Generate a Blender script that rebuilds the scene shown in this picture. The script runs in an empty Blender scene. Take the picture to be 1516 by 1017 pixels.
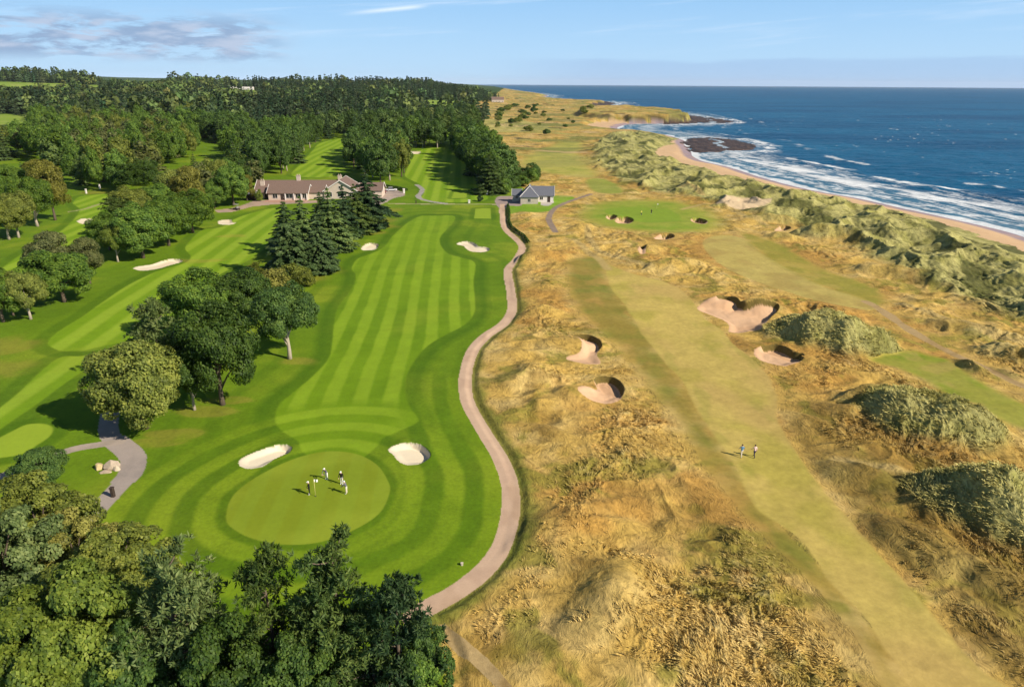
import bpy, bmesh, math, random
import numpy as np
from mathutils import Vector, Matrix, Euler

# ------------------------------------------------------------------ camera, sky, sun, exposure
SC = bpy.context.scene
COL = SC.collection
F = 1011.0; CAMH = 40.0; CX, CY = 758.0, 508.5
PITCH = math.atan(384/1011); ROLL = math.radians(0.35)
SUN_AZ = math.radians(119.0); SUN_EL = math.radians(35.0)
ZSEA = -4.0
cf = np.array([0, math.cos(PITCH), -math.sin(PITCH)])
_r0 = np.array([1.0, 0, 0]); _u0 = np.cross(_r0, cf)
cr = _r0*math.cos(ROLL) + _u0*math.sin(ROLL)
cu = _u0*math.cos(ROLL) - _r0*math.sin(ROLL)

cam = bpy.data.cameras.new('camera')
cam.sensor_width = 36.0; cam.lens = 36.0*F/1516.0
cam.clip_start = 0.5; cam.clip_end = 80000
camo = bpy.data.objects.new('camera', cam); COL.objects.link(camo)
M = Matrix(((cr[0], cu[0], -cf[0], 0), (cr[1], cu[1], -cf[1], 0), (cr[2], cu[2], -cf[2], CAMH), (0, 0, 0, 1)))
camo.matrix_world = M
SC.camera = camo

SC.view_settings.view_transform = 'Standard'
SC.view_settings.look = 'None'
SC.view_settings.gamma = 1
SC.view_settings.use_curve_mapping = False
SC.view_settings.exposure = 0.58
SC.cycles.max_bounces = 6
SC.cycles.diffuse_bounces = 3
SC.cycles.transmission_bounces = 4
SC.cycles.volume_bounces = 0
SC.cycles.use_adaptive_sampling = True

class NT:
    """small helper to write node trees"""
    def __init__(s, tree): s.t = tree
    def n(s, kind, **kw):
        nd = s.t.nodes.new(kind)
        for k, v in kw.items(): setattr(nd, k, v)
        return nd
    def set(s, sock, v):
        if isinstance(v, bpy.types.NodeSocket): s.t.links.new(v, sock)
        elif v is not None: sock.default_value = v
    def m(s, op, a, b=None, c=None, clamp=False):
        nd = s.n('ShaderNodeMath', operation=op, use_clamp=clamp)
        for i, v in enumerate((a, b, c)):
            if v is not None: s.set(nd.inputs[i], v)
        return nd.outputs[0]
    def ss(s, x, a, b):
        nd = s.n('ShaderNodeMapRange', interpolation_type='SMOOTHSTEP')
        s.set(nd.inputs['Value'], x); s.set(nd.inputs['From Min'], a); s.set(nd.inputs['From Max'], b)
        return nd.outputs[0]
    def lin(s, x, a, b, c, d):
        nd = s.n('ShaderNodeMapRange')
        s.set(nd.inputs['Value'], x)
        for k, v in zip(('From Min', 'From Max', 'To Min', 'To Max'), (a, b, c, d)): nd.inputs[k].default_value = v
        return nd.outputs[0]
    def noise(s, vec, scale, detail=3, rough=0.55, dist=0.0):
        nd = s.n('ShaderNodeTexNoise')
        s.set(nd.inputs['Vector'], vec)
        nd.inputs['Scale'].default_value = scale; nd.inputs['Detail'].default_value = detail
        nd.inputs['Roughness'].default_value = rough; nd.inputs['Distortion'].default_value = dist
        return nd.outputs['Fac']
    def mix(s, f, a, b, kind='MIX'):
        nd = s.n('ShaderNodeMix', data_type='RGBA', blend_type=kind)
        s.set(nd.inputs[0], f); s.set(nd.inputs[6], a); s.set(nd.inputs[7], b)
        return nd.outputs[2]
    def comb(s, x, y, z):
        nd = s.n('ShaderNodeCombineXYZ')
        for i, v in enumerate((x, y, z)): s.set(nd.inputs[i], v)
        return nd.outputs[0]

def C3(r, g, b, k=1.0):
    """display rgb 0..255 -> linear"""
    o = []
    for v in (r, g, b):
        v /= 255.0
        o.append(k*(v/12.92 if v <= 0.04045 else ((v+0.055)/1.055)**2.4))
    return np.array(o)

world = bpy.data.worlds.new('World'); SC.world = world; world.use_nodes = True
w = NT(world.node_tree); world.node_tree.nodes.clear()
sky = w.n('ShaderNodeTexSky', sky_type='NISHITA', sun_disc=False)
sky.sun_elevation = SUN_EL; sky.sun_rotation = SUN_AZ
sky.air_density = 1.0; sky.dust_density = 0.3; sky.ozone_density = 2.5; sky.altitude = 50
tc = w.n('ShaderNodeTexCoord'); sep = w.n('ShaderNodeSeparateXYZ')
world.node_tree.links.new(tc.outputs['Generated'], sep.inputs[0])
dx, dy, dz = sep.outputs
az = w.m('MULTIPLY', w.m('ARCTAN2', dx, dy), 57.2958)
el = w.m('MULTIPLY', w.m('ARCSINE', dz), 57.2958)
v1 = w.comb(w.m('MULTIPLY', az, 0.16), w.m('MULTIPLY', el, 0.75), 3.7)
n1 = w.noise(v1, 1.6, 6, 0.62, 0.3)
# low band of small grey cumulus over the land
band = w.m('MULTIPLY', w.ss(el, 1.0, 2.0), w.m('SUBTRACT', 1.0, w.ss(el, 3.4, 5.0)))
side = w.m('MULTIPLY', w.m('SUBTRACT', 1.0, w.ss(az, -21.0, -15.0)), w.ss(az, -120.0, -90.0))
m1 = w.m('MULTIPLY', w.m('MULTIPLY', band, side), w.ss(n1, 0.40, 0.54))
# thin cirrus
v2 = w.comb(w.m('MULTIPLY', w.m('ADD', az, w.m('MULTIPLY', el, -2.5)), 0.06), w.m('MULTIPLY', w.m('ADD', el, w.m('MULTIPLY', az, -0.06)), 0.9), 8.1)
n2 = w.noise(v2, 1.2, 5, 0.6, 0.2)
m2 = w.m('MULTIPLY', w.ss(n2, 0.52, 0.8), w.m('MULTIPLY', w.ss(el, 1.5, 4.0), 0.45))
ce = w.m('ABSOLUTE', w.m('SUBTRACT', w.m('ADD', el, w.m('MULTIPLY', az, -0.11)), 6.15))
cs = w.m('MULTIPLY', w.ss(az, -13.5, -9.0), w.m('SUBTRACT', 1.0, w.ss(az, -8.0, -6.0)))
cs = w.m('MULTIPLY', cs, w.m('SUBTRACT', 1.0, w.ss(w.m('ADD', ce, w.m('MULTIPLY', n2, 0.3)), 0.12, 0.42)))
# greyish bank low over the sea
n3 = w.noise(w.comb(w.m('MULTIPLY', az, 0.1), w.m('MULTIPLY', el, 1.2), 1.3), 1.0, 5, 0.6)
top3 = w.m('ADD', 1.2, w.m('MULTIPLY', n3, 0.9))
m3 = w.m('MULTIPLY', w.m('SUBTRACT', 1.0, w.ss(w.m('SUBTRACT', el, top3), -0.08, 0.25)), w.ss(az, -4.0, 8.0))
hz = w.m('SUBTRACT', 1.0, w.ss(el, -1.0, 9.0))
K = 1/0.088
skc = w.mix(1.0, sky.outputs[0], (0.62, 0.62, 0.66, 1), 'MULTIPLY')
grad = w.mix(w.ss(el, -1.0, 13.0), (0.35*K, 0.54*K, 0.73*K, 1), (0.13*K, 0.35*K, 0.66*K, 1))
c = w.mix(w.m('SUBTRACT', 0.9, w.m('MULTIPLY', w.ss(el, 8.0, 30.0), 0.9)), skc, grad)
c = w.mix(w.m('MULTIPLY', m3, 0.55), c, (0.25*K, 0.38*K, 0.58*K, 1))
c = w.mix(m2, c, (0.62*K, 0.70*K, 0.80*K, 1))
c = w.mix(w.m('MULTIPLY', cs, 0.7), c, (0.72*K, 0.77*K, 0.82*K, 1))
lit = w.noise(w.comb(w.m('MULTIPLY', az, 0.2), w.m('MULTIPLY', w.m('ADD', el, 0.35), 0.8), 3.7), 1.6, 4)
cc = w.mix(w.ss(lit, 0.4, 0.65), (0.20*K, 0.29*K, 0.44*K, 1), (0.36*K, 0.42*K, 0.54*K, 1))
c = w.mix(w.m('MULTIPLY', m1, 0.9), c, cc)
bg = w.n('ShaderNodeBackground'); bg.inputs['Strength'].default_value = 0.085
w.set(bg.inputs['Color'], c)
wo = w.n('ShaderNodeOutputWorld'); world.node_tree.links.new(bg.outputs[0], wo.inputs[0])

sun = bpy.data.lights.new('sun', 'SUN'); sun.energy = 5.0; sun.angle = math.radians(0.53); sun.color = (1.0, 0.90, 0.76)
suno = bpy.data.objects.new('sun', sun); COL.objects.link(suno)
SD = Vector((math.sin(SUN_AZ)*math.cos(SUN_EL), math.cos(SUN_AZ)*math.cos(SUN_EL), math.sin(SUN_EL)))
suno.rotation_euler = SD.to_track_quat('Z', 'Y').to_euler(); suno.location = (60, -40, 80)

# ------------------------------------------------------------------ measuring
def ray(px, py): return cf*F + cr*(px-CX) - cu*(py-CY)
def G(px, py, z=0.0):
    d = ray(px, py); t = (z-CAMH)/d[2]
    return np.array([d[0]*t, d[1]*t])
def GP(pts, z=0.0): return np.array([G(a, b, z) for a, b in pts])
def spline(P, closed=True, sub=5):
    P = np.asarray(P, float); n = len(P); out = []
    idx = range(n) if closed else range(n-1)
    for i in idx:
        if closed: p0, p1, p2, p3 = P[(i-1) % n], P[i], P[(i+1) % n], P[(i+2) % n]
        else: p0, p1, p2, p3 = P[max(i-1, 0)], P[i], P[i+1], P[min(i+2, n-1)]
        for k in range(sub):
            t = k/sub
            out.append(0.5*((2*p1) + (p2-p0)*t + (2*p0-5*p1+4*p2-p3)*t*t + (3*p1-p0-3*p2+p3)*t**3))
    if not closed: out.append(P[-1])
    return np.array(out)

# ------------------------------------------------------------------ noise
_rs = np.random.RandomState(7)
_perm = np.concatenate([_rs.permutation(512)]*2).astype(np.int32)
_ga = _rs.rand(512)*2*np.pi
_gx = np.cos(_ga).astype(np.float32); _gy = np.sin(_ga).astype(np.float32)
def pn(x, y, seed=0):
    x = np.asarray(x, float) + seed*17.37; y = np.asarray(y, float) - seed*9.11
    xi = np.floor(x).astype(np.int64); yi = np.floor(y).astype(np.int64)
    xf = (x-xi).astype(np.float32); yf = (y-yi).astype(np.float32)
    xi &= 511; yi &= 511; x1 = (xi+1) & 511; y1 = (yi+1) & 511
    def g(a, b, fx, fy):
        h = _perm[_perm[a]+b] & 511
        return _gx[h]*fx + _gy[h]*fy
    u = xf*xf*xf*(xf*(xf*6-15)+10); v = yf*yf*yf*(yf*(yf*6-15)+10)
    a = g(xi, yi, xf, yf); b = g(x1, yi, xf-1, yf); c_ = g(xi, y1, xf, yf-1); d = g(x1, y1, xf-1, yf-1)
    return ((a+(b-a)*u) + ((c_+(d-c_)*u) - (a+(b-a)*u))*v)*1.5
def fbm(x, y, oct=4, seed=0, gain=0.5):
    s = 0; a = 1; t = 0
    for o in range(oct):
        s = s + a*pn(x*2**o, y*2**o, seed+o*3); t += a; a *= gain
    return s/t
def sst(x, a, b):
    t = np.clip((x-a)/(b-a), 0, 1); return t*t*(3-2*t)
def mixc(a, b, t): return a + (b-a)*np.asarray(t)[..., None]

def sdpoly(P, x, y, margin=30.0):
    """signed distance, negative inside"""
    lo = P.min(0)-margin; hi = P.max(0)+margin
    out = np.full(x.shape, margin)
    k = (x > lo[0]) & (x < hi[0]) & (y > lo[1]) & (y < hi[1])
    if not k.any(): return out
    X = x[k]; Y = y[k]; d = np.full(X.shape, 1e18); ins = np.zeros(X.shape, bool)
    n = len(P)
    for i in range(n):
        ax, ay = P[i]; bx, by = P[(i+1) % n]
        ex, ey = bx-ax, by-ay; l2 = ex*ex+ey*ey
        if l2 < 1e-12: continue
        t = np.clip(((X-ax)*ex+(Y-ay)*ey)/l2, 0, 1)
        d = np.minimum(d, (X-ax-t*ex)**2+(Y-ay-t*ey)**2)
        if ay != by:
            cnd = ((ay > Y) != (by > Y)) & (X < ax+(Y-ay)*ex/ey)
            ins ^= cnd
    d = np.sqrt(d)
    out[k] = np.where(ins, -d, np.minimum(d, margin))
    return out
def sdline(P, x, y, margin=6.0):
    lo = P.min(0)-margin; hi = P.max(0)+margin
    out = np.full(x.shape, margin)
    k = (x > lo[0]) & (x < hi[0]) & (y > lo[1]) & (y < hi[1])
    if not k.any(): return out
    X = x[k]; Y = y[k]; d = np.full(X.shape, 1e18)
    for i in range(len(P)-1):
        ax, ay = P[i]; ex, ey = P[i+1]-P[i]; l2 = ex*ex+ey*ey
        if l2 < 1e-12: continue
        t = np.clip(((X-ax)*ex+(Y-ay)*ey)/l2, 0, 1)
        d = np.minimum(d, (X-ax-t*ex)**2+(Y-ay-t*ey)**2)
    out[k] = np.minimum(np.sqrt(d), margin)
    return out

# ------------------------------------------------------------------ plan of the place
path_px = [(612,913),(626,903),(669,880),(710,850),(739,815),(753,776),(756.5,739),(753,711),(740,678),(716,639),(695,602),(689,577),(690.5,547.5),(701,518),(721,497),(745,480),(758,459),(756,429.5),(752,400),(765,384),(773,367),(764,354),(747,337.5),(743.5,314),(744,303)]
PATH = spline(GP(path_px), False, 6)
GREEN = spline(GP([(a/2.438+300, b/2.438+600) for a, b in [(85,400),(110,330),(180,270),(280,215),(380,178),(470,166),(560,180),(630,220),(670,280),(675,320),(645,385),(580,435),(480,480),(380,503),(270,503),(170,480),(100,440)]]))
FWA = spline(GP([(447.6,668),(440,652),(416,636),(407,620),(413,599),(437,578),(463,556),(487,529.5),(492,506),(494,485),(499,458),(513.5,437),(524,421),(526.6,408),(521,398),(529,384),(548,376.5),(569,366),(585,345),(619,321),(645,320),(672,321),(670,332),(651,353),(661,374),(682,382),(703,390),(701,416),(703,442.5),(702,463.6),(687.6,482),(656,499),(632,514),(616.5,530.5),(603,554),(600.7,581),(607,604),(619,620),(614,629.5),(569,649),(558,662.5),(520,690),(480,690)]))
FWB = spline(GP([(71,505),(87,490),(124,468),(148,450),(185,424),(216,408),(237,399),(274,388),(282,378),(274,368),(280,358),(298,342),(330,336),(355,320),(400,308),(416,310),(405,345),(385,375),(340,398),(300,420),(275,440),(253,465),(205,495),(180,508),(150,518),(100,520),(77,514)]))
FWB2 = spline(GP([(-80,690),(-40,640),(20,590),(66,545),(92,528),(120,527),(150,520),(170,518),(130,545),(95,570),(50,605),(0,640),(-40,680)]))
FWC = spline(GP([(-80,470),(0,400),(60,360),(100,335),(118,312),(108,300),(120,291),(150,288),(166,290),(168,300),(150,312),(140,335),(120,350),(60,392),(0,430),(-60,480)]))
TEEL = spline(GP([(-40,668),(0,650),(20,640),(40,631),(63,629),(78,634),(74,646),(55,659),(33,672),(0,678),(-40,685)]))
FWD = spline(GP([(432,260),(448,240),(462,224),(474,212),(500,206),(516,206),(514,222),(508,240),(512,256),(480,262)]))
FWE = spline(GP([(600,262),(604,245),(603,228),(625,222),(655,214),(674,208),(676,222),(690,245),(706,268),(718,285),(716,298),(640,300),(622,296),(628,284),(620,272)]))
TEE1 = GP([(702,325),(704,309),(726,308),(727,325)])
TEE2 = GP([(668,294),(672,284.5),(692,285),(690,294)])
FWs = [(FWA, 'centre'), (FWB, 'left'), (FWB2, 'left'), (FWC, 'left'), (FWD, 'left'), (FWE, 'left')]
links_px = [(660,1100),(655,975),(640,935),(617,912)] + path_px[1:] + [(750,300),(768,296),(772,288),(777,280),(765,274),(752,262),(742,248),(724,222),(712,206),(706,196),(690,183),(676,174),(668,163),(700,156),(720,151),(735,143),(742,136),(748,131),(1000,127.5),(1900,135),(2400,600),(2400,1500)]
LINKS = GP(links_px)
LF1 = spline(GP([(898.5,396),(899,417),(908,436),(923.6,454),(945.5,490),(975,529),(1004.5,559),(1022,586),(1034,612),(1052,642),(1069,668),(1084,692),(1100,723),(1123,760),(1163,789),(1183,809),(1209,839),(1236,879),(1265,912),(1295,955),(1332,1011),(1400,1100),(1560,1100),(1461,1015),(1415,965),(1375,919),(1342,875),(1295,826),(1265,786),(1236,753),(1205,715),(1180,682),(1163,652),(1150,618),(1147,590),(1136,563),(1112,536),(1085,515),(1072,496),(1050,482),(1034,462),(1021,446),(1003,430),(979,420),(945,412),(912,400)]), True, 3)
SEMI = spline(GP([(839,396),(843,428),(850,454),(871,480),(895,500),(918,522),(945,553),(975,592),(999,624),(1019,651),(1040,690),(1080,745),(1130,800),(1180,850),(1225,905),(1262,960),(1300,1030),(1360,1100),(1420,1100),(1340,1015),(1250,890),(1130,760),(1060,650),(990,540),(925,452),(900,415),(898,392),(880,384),(850,386)]), True, 3)
LF2 = spline(GP([(1040,362),(1062,352),(1095,354),(1127,378),(1169,402),(1210,425),(1265,444),(1300,456),(1290,464),(1240,458),(1180,442),(1100,415),(1055,388)]))
LG2 = spline(GP([(1098,350),(1120,352),(1155,366),(1216,399),(1265,416),(1309,441),(1298,456),(1265,444),(1210,425),(1169,403),(1127,380)]))
LG3 = spline(GP([(1290,537),(1320,528),(1348,522),(1375,529),(1408,537.5),(1436,559.5),(1461,576),(1491,592.6),(1530,612),(1600,650),(1600,690),(1516,645),(1470,625),(1430,602),(1400,590),(1375,572),(1337,553)]))
GRN2 = spline(GP([(900,311),(945,309),(987,313),(1006,321),(1003,329),(971,333),(939,331),(918,326),(898,319)]))
APR2 = spline(GP([(862,318),(885,304),(940,299),(1000,302),(1050,318),(1062,337),(1020,347),(950,345),(885,336)]))
LF4 = spline(GP([(772,240),(800,224),(830,212),(862,213),(854,235),(882,258),(874,266),(820,260),(786,252)]))
TEE5 = spline(GP([(868,270),(885,267),(905,272),(922,284),(912,289),(880,286)]))
LAWN = spline(GP([(752,304),(768,298),(800,300),(816,292),(842,291),(850,296),(833,303),(822,312),(800,318),(770,316),(754,318)]))
HFIELD = spline(GP([(700,186),(706,178),(760,178),(800,184),(815,192),(780,196),(730,196)]))
GPATH = spline(GP([(875,289),(854,296),(836,302.5),(822,310),(814.5,320),(812.5,329),(817,338),(822,346)]), False)
YARD = spline(GP([(733,300),(737,292),(750,291),(772,293),(772,306),(752,306),(747,310),(741,310)]))
APRON = GP([(800,306),(800,299),(817,298),(821,301),(812,307)])
WPATH = spline(GP([(578,302.3),(620,302.3),(680,302.8),(729,303),(741,304)]), False)
SPATH = spline(GP([(617,273),(622,277),(625,281),(623,286),(619,290),(624,295),(640,299),(660,302)]), False)
CARPARK = spline(GP([(556,281),(575,279),(597,285),(598,290),(583,294),(570,301),(556,304),(548,295)]))
DRIVE = GP([(318,311),(340,309),(362,303),(378,297),(440,297),(470,297),(470,301),(440,301),(400,303),(372,306),(345,313),(322,315)])
LP1 = spline(GP([(163,612),(160,632),(164,645),(178,656),(192,668),(197,680),(193,698),(180,714),(158,738),(140,756),(120,780),(95,810)]), False)
LP2 = spline(GP([(176,652),(160,654),(144,656.5),(113.5,662),(82,672),(55,683),(27,694),(-20,712),(-60,728)]), False)
CPATH = spline(GP([(102,314),(125,310),(145,303),(163,300)]), False)
TRACK = spline(GP([(1280,452),(1300,462),(1320,476),(1361,502),(1403,524),(1444,543),(1485,562),(1516,576),(1600,610)]), False)
BPATH = spline(GP([(655,930),(668,945),(690,965),(712,985),(735,1010),(760,1045)]), False)
TRAIL = [spline(GP(p), False) for p in (
    [(830,292),(900,290.5),(950,288),(1005,284.5),(1020,284),(1040,292),(1080,300)],
    [(1010,312),(1060,305),(1085,316),(1120,330),(1135,336)],
    [(850,358),(868,372),(885,385),(900,402)],
    [(870,345),(880,368),(915,385),(955,400),(962,403)],
    [(1330,455),(1400,480),(1470,505),(1530,520)],
    [(1240,690),(1300,700),(1390,715),(1516,735)])]
coast_px = [(2300,620),(1900,480),(1700,412),(1600,376),(1516,347),(1430,327),(1365,312),(1290,296),(1207,281),(1150,267),(1097,251),(1065,243),(1040,237),(1030,229),(1024,222),(1016,214),(1012,207),(985,200),(950,197),(928,195.5),(915,191),(922,186.5),(940,184),(975,183.5),(1018,182.5),(1024,178),(1012,173),(985,167.5),(940,163.5),(905,161.5),(888,158),(890,155),(905,153.5),(900,151),(860,149.5),(820,147),(805,144.5),(812,142),(800,139.8),(775,136.5),(758,134),(742,131.2),(735,130)]
COAST = spline(GP(coast_px, ZSEA), False, 3)
LAND = np.vstack([COAST, [(-2000, 20000), (-9000, 20000), (-30000, 8000), (-3000, -200), (400, -200)]])
MARRAM = spline(GP([(1700,560),(1560,490),(1500,470),(1440,452),(1385,428),(1318,398),(1275,378),(1232,352),(1180,336),(1112,322),(1062,306),(1000,291),(950,282),(900,262),(878,240),(880,214),(905,200),(940,196),(1010,199),(1060,215),(1150,255),(1300,285),(1516,330),(1800,430)]), True, 4)
COVE = spline(GP([(971,224),(982,217),(1000,213),(1025,208),(1036,211),(1030,222),(1036,236),(1060,246),(1104,262),(1104,272),(1050,257),(1005,240),(978,232)], -2.5))
COVE2 = spline(GP([(869,186),(885,181.5),(920,180),(932,184),(918,190),(905,192),(880,190)], -2.5))
BLOW = spline(GP([(1060,305),(1085,303),(1130,305),(1138,310),(1105,313),(1070,310)]))
HEAD = spline(GP([(853,176),(868,166),(900,163.5),(940,164.5),(985,168.5),(1010,173),(1021,178),(1014,181.5),(975,182.5),(940,183),(915,182.5),(880,180)], ZSEA))
REEF = [spline(GP(p, ZSEA)) for p in (
    [(1011,207),(1040,204.5),(1080,206),(1105,211),(1122,218),(1118,223),(1085,224.5),(1050,227),(1028,228),(1014,218)],
    [(1000,170),(1040,173),(1062,176),(1088,180.5),(1070,183),(1040,183),(1005,184),(980,184)],
    [(862,149),(900,151),(912,154),(892,158),(870,155)])]
FIELDS_PX = [[(-90,118),(12,121.5),(100,124.5),(172,128),(168,131),(120,130),(40,129.5),(-90,132)], [(-40,168),(40,171),(39,183),(-40,188)], [(604,148.5),(650,149),(722,152),(716,156.5),(660,157),(618,153)], [(318,132),(400,134),(380,137),(310,136)]]
DUNES = [  # centre px, half sizes m, turn deg, height, marram 0..1
    (1232,510,11.5,6.6,-30,4.4,1),(1170,492,4.5,3,-20,2.4,.8),(1372,636,9.5,6.0,-35,3.9,1),(1290,600,5,3,-20,1.9,.25),(1475,772,9.5,6.0,-42,4.2,1),(1215,354,8.5,5,-20,3.6,.75),(1145,330,9,3,-20,2.2,.6),
    (1435,548,7,2.5,-40,1.6,.3),(1500,535,6,3,-40,1.8,.35),(862,343,5,2.2,0,1.2,.1),(800,385,9,5,10,1.8,0),(800,470,5,3,30,.9,0),
    (845,515,6,3.5,0,1.1,0),(850,590,5,3.4,0,1.2,0),(790,560,6,4,40,1.2,0),(1330,410,12,4,-35,1.8,.2),(1440,495,10,3,-40,1.6,.2),(1070,455,5,2.5,0,1.4,.2),(1125,462,5,2.2,-10,1.6,.3),
    (960,375,9,3,0,1.3,.05),(1000,400,9,4,10,1.4,.1),(870,405,5,3,0,.7,0),(800,600,6,4,40,.9,0),(850,780,7,4,40,.9,0),(900,900,6,3,60,1.2,.1),(1250,620,4,2.5,-30,1.3,.1),(1280,720,6,3,-40,1.2,.1),(1380,830,8,3.5,-50,1.3,.15),
    (1160,355,6,3,-20,1.5,.3),(1090,310,10,3,0,1.6,.7),(700,262,20,8,0,1,0)]
DUNES = [(G(a, b), rx, ry, math.radians(t), h, mm) for a, b, rx, ry, t, h, mm in DUNES]
DRY = [(230,652,3.5,1.2),(255,640,4,1.5),(310,608,5,1.6),(345,592,4,1.3),(10,515,6,5),(0,545,6,5),(455,412,5,6),(470,400,6,5),(510,362,6,5),(565,325,6,6),(578,312,5,5),(440,534,3,2),(420,425,5,5),(300,385,7,2.5),(340,350,5,2),(210,345,6,3),(150,285,9,6),(545,345,6,5),(560,335,6,4)]
DRY = [(G(a, b), rx, ry) for a, b, rx, ry in DRY]
FLAGP = G(467.5, 737)

def zz(pts, s, ox, oy): return [(a/s+ox, b/s+oy) for a, b in pts]
BUNK = [  # outline px, kind, depth, label
    (zz([(130,205),(150,185),(210,160),(280,143),(318,150),(312,172),(260,195),(215,222),(170,230),(138,222)],2.438,300,600),'white',.55,'long white sand bunker left of the near green'),
    (zz([(670,165),(695,148),(740,142),(790,152),(820,180),(815,200),(780,217),(735,220),(705,205),(690,185)],2.438,300,600),'white',.55,'rounded white sand bunker right of the near green'),
    (zz([(512,258),(530,240),(560,230),(600,235),(605,248),(590,265),(550,270),(520,270)],3.79,400,300),'white',.4,'small oval white bunker between the dark spruces and the striped fairway'),
    (zz([(1048,235),(1065,222),(1120,222),(1150,235),(1170,250),(1220,258),(1228,272),(1190,282),(1130,278),(1100,262),(1085,245)],3.79,400,300),'white',.4,'bean shaped white bunker near the bend of the cart path'),
    (zz([(750,520),(770,508),(850,495),(930,470),(990,465),(1020,475),(1010,485),(950,500),(880,520),(800,530)],3.79,0,260),'white',.4,'long curved white bunker across the left fairway in front of the tree belt'),
    (zz([(1222,262),(1240,250),(1295,248),(1300,262),(1330,266),(1290,277),(1235,275)],3.79,0,260),'white',.35,'small white bunker on the left fairway below the clubhouse drive'),
    (zz([(435,258),(460,246),(510,248),(522,260),(500,272),(450,272)],3.79,0,260),'white',.35,'oval white bunker on the far left fairway'),
    (zz([(600,356),(625,350),(672,352),(668,366),(640,371),(606,366)],4.74,480,150),'white',.3,'flat white bunker on the far fairway behind the central trees'),
    (zz([(540,355),(600,345),(660,350),(700,375),(715,405),(690,430),(705,460),(700,478),(620,478),(540,460),(545,445),(600,430),(612,405),(590,385),(550,375)],3.39,680,400),'pot',.75,'hook shaped pink sand bunker, the farther of two beside the cart path'),
    (zz([(595,655),(600,632),(640,620),(690,605),(675,570),(690,548),(750,545),(795,562),(825,600),(820,640),(785,668),(720,680),(650,674)],3.39,680,400),'pot',.75,'crescent pink sand bunker with dark lip, the nearer of two beside the cart path'),
    (zz([(150,145),(190,118),(265,112),(330,100),(420,120),(480,150),(560,150),(640,150),(700,155),(720,170),(680,200),(620,262),(590,300),(490,312),(440,320),(370,310),(375,270),(340,235),(260,200),(180,170)],4.7375,1000,430),'pot',.95,'large ragged pink sand bunker with turf lumps along its back edge'),
    (zz([(545,460),(570,430),(680,412),(760,430),(830,465),(890,480),(885,520),(830,542),(760,560),(680,545),(600,520),(555,490)],4.7375,1000,430),'pot',.95,'oval pink sand bunker cut into the foot of the grassy dune'),
    ([(897,324),(902,321),(911,322.5),(912,326),(906,328),(899,327)],'pit',1.4,'dark pot bunker at the left end of the links green'),
    ([(910,330),(914,326),(926,324.5),(935,327),(937,331),(930,334),(915,333.5)],'pit',1.5,'wider pot bunker with pale sand in front of the links green'),
    ([(1022,328),(1029,325),(1040,327),(1047,331),(1043,334),(1030,332.5)],'pit',1.4,'pot bunker off the right end of the links green'),
    ([(968,358),(973,353),(985,350.5),(995,352),(997,356),(985,359.5)],'pit',1.4,'pot bunker in the golden rough below the links green'),
    ([(944,377),(948,372.5),(954,373),(956,378),(951,381)],'pit',1.3,'small dark pot bunker in the rough hollow'),
    ([(1147,344),(1152,339),(1163,337),(1170,340),(1163,343.5)],'pit',1.3,'dark pot bunker at the foot of the far dune'),
]
BP = [spline(GP(b[0]), True, 5) for b in BUNK]

(PARK, FAIR, GRN, ROUGH, LFAIR, DUNE, BEACH, PATHC, FOOT, ROCK, FAR, FIELD, TEE, YARDC, SANDY) = range(15)
BUNK0 = 40; FACE0 = 70
cA = math.cos(math.radians(-4.1)); sA = math.sin(math.radians(-4.1))
KA = 0.62
def L(r, g, b): return C3(r, g, b, KA)
FARAZ = ([-75, -50, -36, -28, -20, -8, -3, 0, 4], [56, 54, 52, 40, 33, 30, 15, 4, 1])

FPOLY = []   # far fields, filled after the terrain exists

def zbase(x, y):
    """large shape of the land without mounds and tufts"""
    d = np.hypot(x, y); azd = np.degrees(np.arctan2(x, y))
    A = np.interp(azd, *FARAZ)
    z = A*sst(d, 900, 2900) + np.clip(A-10, 0, 99)*sst(d, 4500, 11000)*1.6
    far = sst(d, 700, 1500)
    z = z + far*fbm(x/420.0, y/420.0, 3, 11)*np.clip(A*.22, 1, 8)
    return z

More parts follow.
